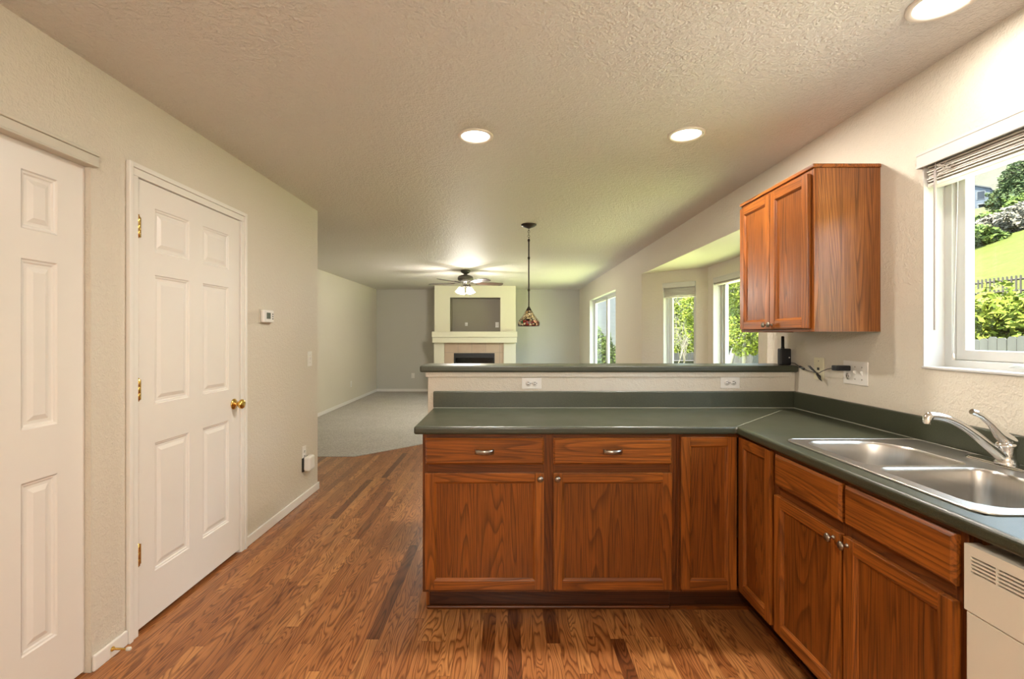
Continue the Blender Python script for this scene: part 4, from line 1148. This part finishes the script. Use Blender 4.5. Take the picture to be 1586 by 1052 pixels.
def fence(pts, h, bw, gap, label, mat, name='fence', jag=0.02, rails=True, seed=1, rail_side=-1):
    r = random.Random(seed)
    P = [Vector(p) for p in pts]
    rt = thing(name, (P[0].x, P[0].y, 0), label, 'fence')
    mb = MB(); mr = MB(); posts = []
    for i in range(len(P)-1):
        a, b = P[i], P[i+1]; L = (b-a).length; n = int(L/(bw+gap)); d = Vector(((b-a).x, (b-a).y, 0)).normalized(); nn = Vector((-d.y, d.x, 0))
        for k in range(n):
            t = (k+0.5)/n; c = a.lerp(b, t); hh = h + r.uniform(-jag, jag); w = bw/2*r.uniform(0.96, 1.0); o = r.uniform(-0.006, 0.006)
            q = [c-d*w+nn*(o-0.009), c+d*w+nn*(o-0.009), c+d*w+nn*(o+0.009), c-d*w+nn*(o+0.009)]
            ct = min(0.03, w*0.6)
            top = [(-w, hh-ct), (-w+ct, hh), (w-ct, hh), (w, hh-ct), (w, 0), (-w, 0)]
            VV = [c + d*u + nn*(o-0.009) + Vector((0, 0, z)) for u, z in top] + [c + d*u + nn*(o+0.009) + Vector((0, 0, z)) for u, z in top]
            FF = [(0,1,2,3,4,5), (11,10,9,8,7,6)] + [(s, (s+1) % 6, 6+(s+1) % 6, 6+s) for s in range(6)]
            mb.add(VV, FF)
        if rails:
            for zz in (0.3, h-0.12 if gap > 0.03 else h-0.35):
                mr.tube([a+nn*0.035*rail_side+Vector((0,0,zz)), b+nn*0.035*rail_side+Vector((0,0,zz))], 0.035, 4)
        m_ = max(1, int(L/2.4))
        for k in range(m_+1): posts.append(a.lerp(b, k/m_)+nn*0.06*rail_side)
    mb.build('pickets', mat, rt, fix=False)
    if rails: mr.build('rails', mat, rt, fix=False)
    for p in posts[:40]:
        m2 = MB(); m2.box(p.x-0.045, p.x+0.045, p.y-0.045, p.y+0.045, p.z-0.1, p.z+h+0.04); m2.build('post', mat, rt)
    return rt
FXX = 8.0
fence([(FXX, 2.0, ground(5, 2.0)), (FXX, 20, ground(5, 20))], 1.83, 0.14, 0.008, 'weathered grey board fence along the yard, seen low in the kitchen and bay windows', fenceM, rail_side=-1)
fence([(FXX, 20.15, ground(5, 20)), (1.0, 20.15, ground(5, 20)-0.02)], 1.83, 0.14, 0.008, 'weathered grey board fence across the far end of the yard', fenceM, seed=5, rail_side=1)
fence([(16.0, 7, ground(16, 7)), (16.0, 32, ground(16, 32))], 0.78, 0.05, 0.085, 'dark picket fence on the slope above the yellow green hedge', fence2M, seed=9, jag=0.0)

leafYG = m_leaf('leaf_yellow_green', (0.045, 0.065, 0.006), (0.13, 0.14, 0.018))
leafG = m_leaf('leaf_mid_green', (0.018, 0.032, 0.006), (0.065, 0.085, 0.015))
leafD = m_leaf('leaf_dark_pine', (0.012, 0.022, 0.008), (0.048, 0.06, 0.02))
leafDry = m_leaf('leaf_dry_brush', (0.05, 0.043, 0.03), (0.12, 0.105, 0.075))
nprng = np.random.default_rng(3)
def foliage(blobs, n, size, parent, mat, name='foliage', flat=0.0):
    """leaf quads scattered through ellipsoids (cx,cy,cz,rx,ry,rz)"""
    vol = np.array([b[3]*b[4]*b[5] for b in blobs]) ** (2/3); pr = vol/vol.sum()
    cnt = nprng.multinomial(n, pr)
    off = np.array(parent.location)
    allV = []
    for b, c in zip(blobs, cnt):
        d = nprng.normal(size=(c, 3)); d /= np.linalg.norm(d, axis=1)[:, None]
        r = nprng.uniform(0.45, 1.0, c)[:, None]**0.5
        lump = 1 + 0.18*np.sin(d[:, :1]*7+b[0]) * np.cos(d[:, 2:3]*6+b[1])
        p = np.array(b[:3]) + d*r*lump*np.array(b[3:]) - off
        u = nprng.normal(size=(c, 3)); u[:, 2] *= 0.5; u /= np.linalg.norm(u, axis=1)[:, None]
        w = np.cross(u, nprng.normal(size=(c, 3)) + np.array([-0.6, -0.4, 0.9])); w /= np.linalg.norm(w, axis=1)[:, None]
        s = (size*nprng.uniform(0.6, 1.3, c))[:, None]
        q = np.stack([p-u*s, p-w*s*0.45, p+u*s, p+w*s*0.45], axis=1)
        allV.append(q.reshape(-1, 3))
    Vv = np.concatenate(allV); m = len(Vv)//4
    me = bpy.data.meshes.new(name); me.vertices.add(m*4); me.vertices.foreach_set('co', Vv.ravel().astype(np.float32))
    me.loops.add(m*4); me.loops.foreach_set('vertex_index', np.arange(m*4, dtype=np.int32))
    me.polygons.add(m); me.polygons.foreach_set('loop_start', np.arange(0, m*4, 4, dtype=np.int32))
    me.update(calc_edges=True); me.validate(); me.materials.append(mat)
    o = bpy.data.objects.new(name, me); COL.objects.link(o); o.parent = parent
    return o
def branches(mb, base, h, r0, r, spread=0.5, lv=0, n=4):
    d = Vector((r.uniform(-spread, spread), r.uniform(-spread, spread), 1)).normalized() if lv else Vector((r.uniform(-.08,.08), r.uniform(-.08,.08), 1))
    _branch(mb, Vector(base), d, h, r0, r, spread, 3, n)
def _branch(mb, p, d, L, r0, r, spread, depth, n):
    pts = [p]; q = p.copy(); dd = d.copy()
    for i in range(4):
        dd = (dd + Vector((r.uniform(-.15,.15), r.uniform(-.15,.15), r.uniform(-.02,.12)))).normalized()
        q = q + dd*L/4; pts.append(q.copy())
    mb.tube(pts, [r0*(1-0.11*i) for i in range(5)], 6, caps=False)
    if depth <= 0: return
    for k in range(n):
        b = pts[r.randint(2, 4)]
        e = (dd + Vector((r.uniform(-1,1), r.uniform(-1,1), r.uniform(-.1,.6)))*spread*1.6).normalized()
        _branch(mb, b, e, L*r.uniform(0.45, 0.7), r0*0.5, r, spread, depth-1, n)

# hedge of yellow green bushes behind the nearer fence (kitchen window)
lab = ['yellow green leafy bush behind the grey fence']
for i, (x, y, r_, zt) in enumerate([(9.4, 6.2, 0.82, 2.05), (9.6, 7.8, 0.85, 2.2), (9.4, 9.4, 0.84, 2.1), (9.7, 11.0, 0.86, 2.25), (9.5, 12.6, 0.84, 2.0)]):
    g = ground(x, y)
    rt = thing('hedge_bush', (x, y, g), 'yellow green leafy bush in the row behind the grey fence', 'bush', 'yellow green bushes behind the grey fence')
    foliage([(x, y, (g+zt)/2+0.2, 0.95, r_, (zt-g)/2)] + [(x+rnd.uniform(-.4,.4), y+rnd.uniform(-.7,.7), zt-0.42, 0.5, 0.55, 0.40) for _ in range(3)], 5200, 0.075, rt, leafYG)
    mb = MB(); _branch(mb, Vector((x, y, g)), Vector((0, 0, 1)), 1.0, 0.04, rnd, 0.6, 1, 5); mb.build('stems', barkM, rt, fix=False)
# trees seen through bay and far windows
def tree(x, y, h, crown, n, leaf, mat, label, trunk=0.14, bare=False, cat='tree', name='garden_tree', nb=4):
    g = ground(x, y)
    rt = thing(name, (x, y, g), label, cat)
    mb = MB(); r = random.Random(int(x*100+y))
    _branch(mb, Vector((x, y, g-0.1)), Vector((r.uniform(-.05,.05), r.uniform(-.05,.05), 1)), h*0.5, trunk, r, 0.42, 3 if not bare else 4, nb)
    mb.build('trunk', barkM, rt, fix=False)
    if crown: foliage([(x+c[0], y+c[1], g+c[2], c[3], c[4], c[5]) for c in crown], n, leaf, rt, mat)
    return rt
tree(7.15, 17.6, 5.5, [(0.1, 0, 3.3, 0.85, 0.9, 1.2), (0.3, -0.3, 4.8, 0.9, 0.9, 1.0), (0.25, 0.1, 2.2, 0.55, 0.6, 0.6)], 12000, 0.055, leafYG, 'bright yellow green tree at the right of the narrow bay window')
tree(6.25, 18.0, 4.6, None, 0, 0, None, 'bare pale branching shrub at the left of the narrow bay window', trunk=0.045, bare=True, nb=4)
tree(6.75, 18.9, 4.2, None, 0, 0, None, 'bare twiggy shrub in front of the fence corner', trunk=0.035, bare=True, nb=4)
tree(9.6, 24.5, 7.0, [(0, 0, 3.0, 1.7, 1.5, 2.6), (0.5, 0.5, 5.4, 1.5, 1.3, 1.2)], 12000, 0.09, leafYG, 'tall yellow green tree standing beyond the yard corner')
tree(7.25, 16.0, 6.5, None, 0, 0, None, 'thick pale bare trunk with twigs in the wide bay window', trunk=0.13, bare=True, nb=4)
tree(7.1, 14.3, 6.0, [(0.1, 0, 4.0, 0.75, 0.7, 1.5), (0, -0.1, 2.3, 0.55, 0.6, 0.7)], 12000, 0.055, leafYG, 'leafy yellow green tree at the right of the wide bay window', trunk=0.07)
tree(11.4, 22.0, 6.5, [(0, 0, 2.6, 2.0, 1.8, 2.8)], 12000, 0.10, leafG, 'broad green tree behind the fence beyond the wide bay window')
for (x, y) in ((3.75, 18.9), (4.95, 18.9)):
    g = ground(x, y)
    rt = thing('garden_shrub', (x, y, g), 'rounded green shrub before the far yard fence, left one' if x < 4.5 else 'rounded green shrub before the far yard fence, right one', 'shrub')
    foliage([(x, y, g+1.35, 0.55, 0.55, 1.35)], 4200, 0.08, rt, leafG)
    mb = MB(); _branch(mb, Vector((x, y, g)), Vector((0, 0, 1)), 1.4, 0.04, rnd, 0.4, 1, 5); mb.build('stems', barkM, rt, fix=False)

# neighbouring house with horizontal siding behind the far fence
def siding(name, a, b, pitch=0.2):
    m = N(name); c = m.co(); sep = m.n('SeparateXYZ'); m.l(c, sep.inputs[0])
    f = m.math('FRACT', m.math('DIVIDE', sep.outputs[2], pitch))
    m.color(m.mix(m.math('LESS_THAN', f, 0.10), a, b)); m.rough(0.7)
    m.bump(f, 0.6, 0.03)
    return m.mat
sidG = siding('siding_grey_beige', (0.10, 0.096, 0.094, 1), (0.05, 0.047, 0.045, 1), 0.19)
sidB = siding('siding_slate_blue', (0.022, 0.028, 0.037, 1), (0.015, 0.019, 0.025, 1), 0.35)
roofM = plain('roof_shingle', (0.085, 0.08, 0.078, 1), 0.9, var=0.3)
hroofM = plain('house_pale_roof', (0.045, 0.045, 0.045, 1), 0.9, spec=0.05)
whM = plain('house_white_trim', (0.075, 0.075, 0.075, 1), 0.8, spec=0.05)
dkG = plain('house_window_dark', (0.012, 0.014, 0.017, 1), 0.4, spec=0.1)
rt = thing('neighbor_house', (5.2, 25, ground(5, 21)), 'grey sided neighbouring house behind the far yard fence', 'house')
g = ground(5, 21)
mb = MB(); mb.box(-1.0, 6.7, 24.5, 31, g, 5.6); mb.build('wall', sidG, rt)
mb = MB(); mb.add([(-1.4, 24.1, 5.5), (7.1, 24.1, 5.5), (7.1, 27.75, 7.6), (-1.4, 27.75, 7.6), (-1.4, 31.4, 5.5), (7.1, 31.4, 5.5)], [(0,1,2,3), (3,2,5,4), (0,3,4), (1,5,2), (0,4,5,1)]); mb.build('roof', roofM, rt)
mb = MB(); mb.box(1.4, 2.6, 24.42, 24.5, 2.2, 3.6); w = mb.build('window', whM, rt)
mb = MB(); mb.box(1.48, 2.52, 24.40, 24.42, 2.28, 3.52); mb.build('pane', dkG, w)

# blue gambrel house up the hill
hx, hy = 82.0, 85.4; hg = ground(hx, hy)-0.4
rt = thing('gambrel_house', (hx, hy, hg), 'blue grey gambrel roofed house high on the hillside, left of the pines', 'house')
ang = math.radians(-45)
def hxf(p):
    p = Vector(p) * 0.76
    return Vector((hx + p[0]*math.cos(ang) - p[1]*math.sin(ang), hy + p[0]*math.sin(ang) + p[1]*math.cos(ang), hg + p[2]))
mb = MB(); mb.xf = hxf
G = [(-5.2, 0), (5.2, 0), (5.2, 4.0), (3.9, 6.3), (0, 8.0), (-3.9, 6.3), (-5.2, 4.0)]
n = len(G); mb.add([(u, 0, z) for u, z in G] + [(u, 9, z) for u, z in G], [tuple(range(n)), tuple(range(n, 2*n))[::-1]] + [(i, (i+1) % n, n+(i+1) % n, n+i) for i in range(n)])
mb.build('wall', sidB, rt)
mb = MB(); mb.xf = hxf
R = [(5.5, 3.8), (4.0, 6.5), (0, 8.25), (-4.0, 6.5), (-5.5, 3.8)]
for i in range(4):
    a, b = R[i], R[i+1]
    mb.add([(a[0], -0.4, a[1]), (b[0], -0.4, b[1]), (b[0], 9.3, b[1]), (a[0], 9.3, a[1]), (a[0], -0.4, a[1]-0.25), (b[0], -0.4, b[1]-0.25), (b[0], 9.3, b[1]-0.25), (a[0], 9.3, a[1]-0.25)], [(0,1,2,3), (7,6,5,4), (0,4,5,1), (2,6,7,3)])
mb.build('roof', hroofM, rt)
for (u, z, w_, h_) in ((0.1, 4.2, 1.0, 1.7), (2.4, 4.2, 1.2, 1.7), (-2.4, 4.2, 1.2, 1.7), (0.1, 1.2, 1.1, 1.6), (-2.4, 1.2, 1.1, 1.6)):
    m1 = MB(); m1.xf = hxf; m1.box(u-w_/2-0.15, u+w_/2+0.15, -0.08, 0, z-0.15, z+h_+0.15); f_ = m1.build('window', whM, rt)
    m1 = MB(); m1.xf = hxf; m1.box(u-w_/2, u+w_/2, -0.12, -0.08, z, z+h_); m1.build('pane', dkG, f_)
mb = MB(); mb.xf = hxf; mb.box(1.8, 5.4, -2.2, 0, 2.5, 2.75)
for u in (1.9, 3.6, 5.3): mb.box(u-0.12, u+0.12, -2.1, -1.85, 0, 2.5)
mb.box(1.8, 5.4, -2.15, -2.05, 0.0, 0.9)
mb.build('porch', whM, rt)

def pine(x, y, h, w, label):
    g = ground(x, y)
    rt = thing('pine_tree', (x, y, g), label, 'tree')
    mb = MB(); mb.tube([(x, y, g-0.3), (x, y, g+h*0.75)], [0.18, 0.06], 8); mb.build('trunk', barkM, rt)
    r = random.Random(int(x+y))
    bl = [(x+r.uniform(-.5,.5)*w*.5*(1-t), y+r.uniform(-.5,.5)*w*.5*(1-t), g+h*(0.18+0.72*t), w*0.55*(1-t*0.62), w*0.55*(1-t*0.62), h*0.16) for t in [i/7 for i in range(8)]]
    foliage(bl, 7000, 0.22, rt, leafD)
pine(56.6, 53.0, 5.2, 4.4, 'large bushy pine on the hillside beside the blue house')
pine(49.0, 42.0, 5.5, 5.0, 'lower bushy pine on the hillside, at the right edge of the window')
for i, (x, y, s_) in enumerate([(33, 32.6, 1.1), (38, 38.8, 0.9), (30, 29.2, 1.0), (41, 37.0, 1.5), (35, 37, 1.1), (34, 31.5, 1.1), (27, 28.0, 1.0)]):
    g = ground(x, y)
    rt = thing('hill_shrub', (x, y, g), 'scrubby shrub in the brushy patch on the hillside', 'shrub', 'scrubby shrubs on the hillside')
    foliage([(x, y, g+s_*0.55, s_*1.4, s_*1.2, s_*0.7), (x+s_*0.8, y-s_*0.3, g+s_*0.4, s_*0.9, s_*0.9, s_*0.5)], 2500, 0.16, rt, leafDry if i % 3 else leafG)
    mb = MB(); _branch(mb, Vector((x, y, g-0.1)), Vector((0, 0, 1)), s_*0.7, 0.06, rnd, 0.7, 1, 4); mb.build('stems', barkM, rt, fix=False)
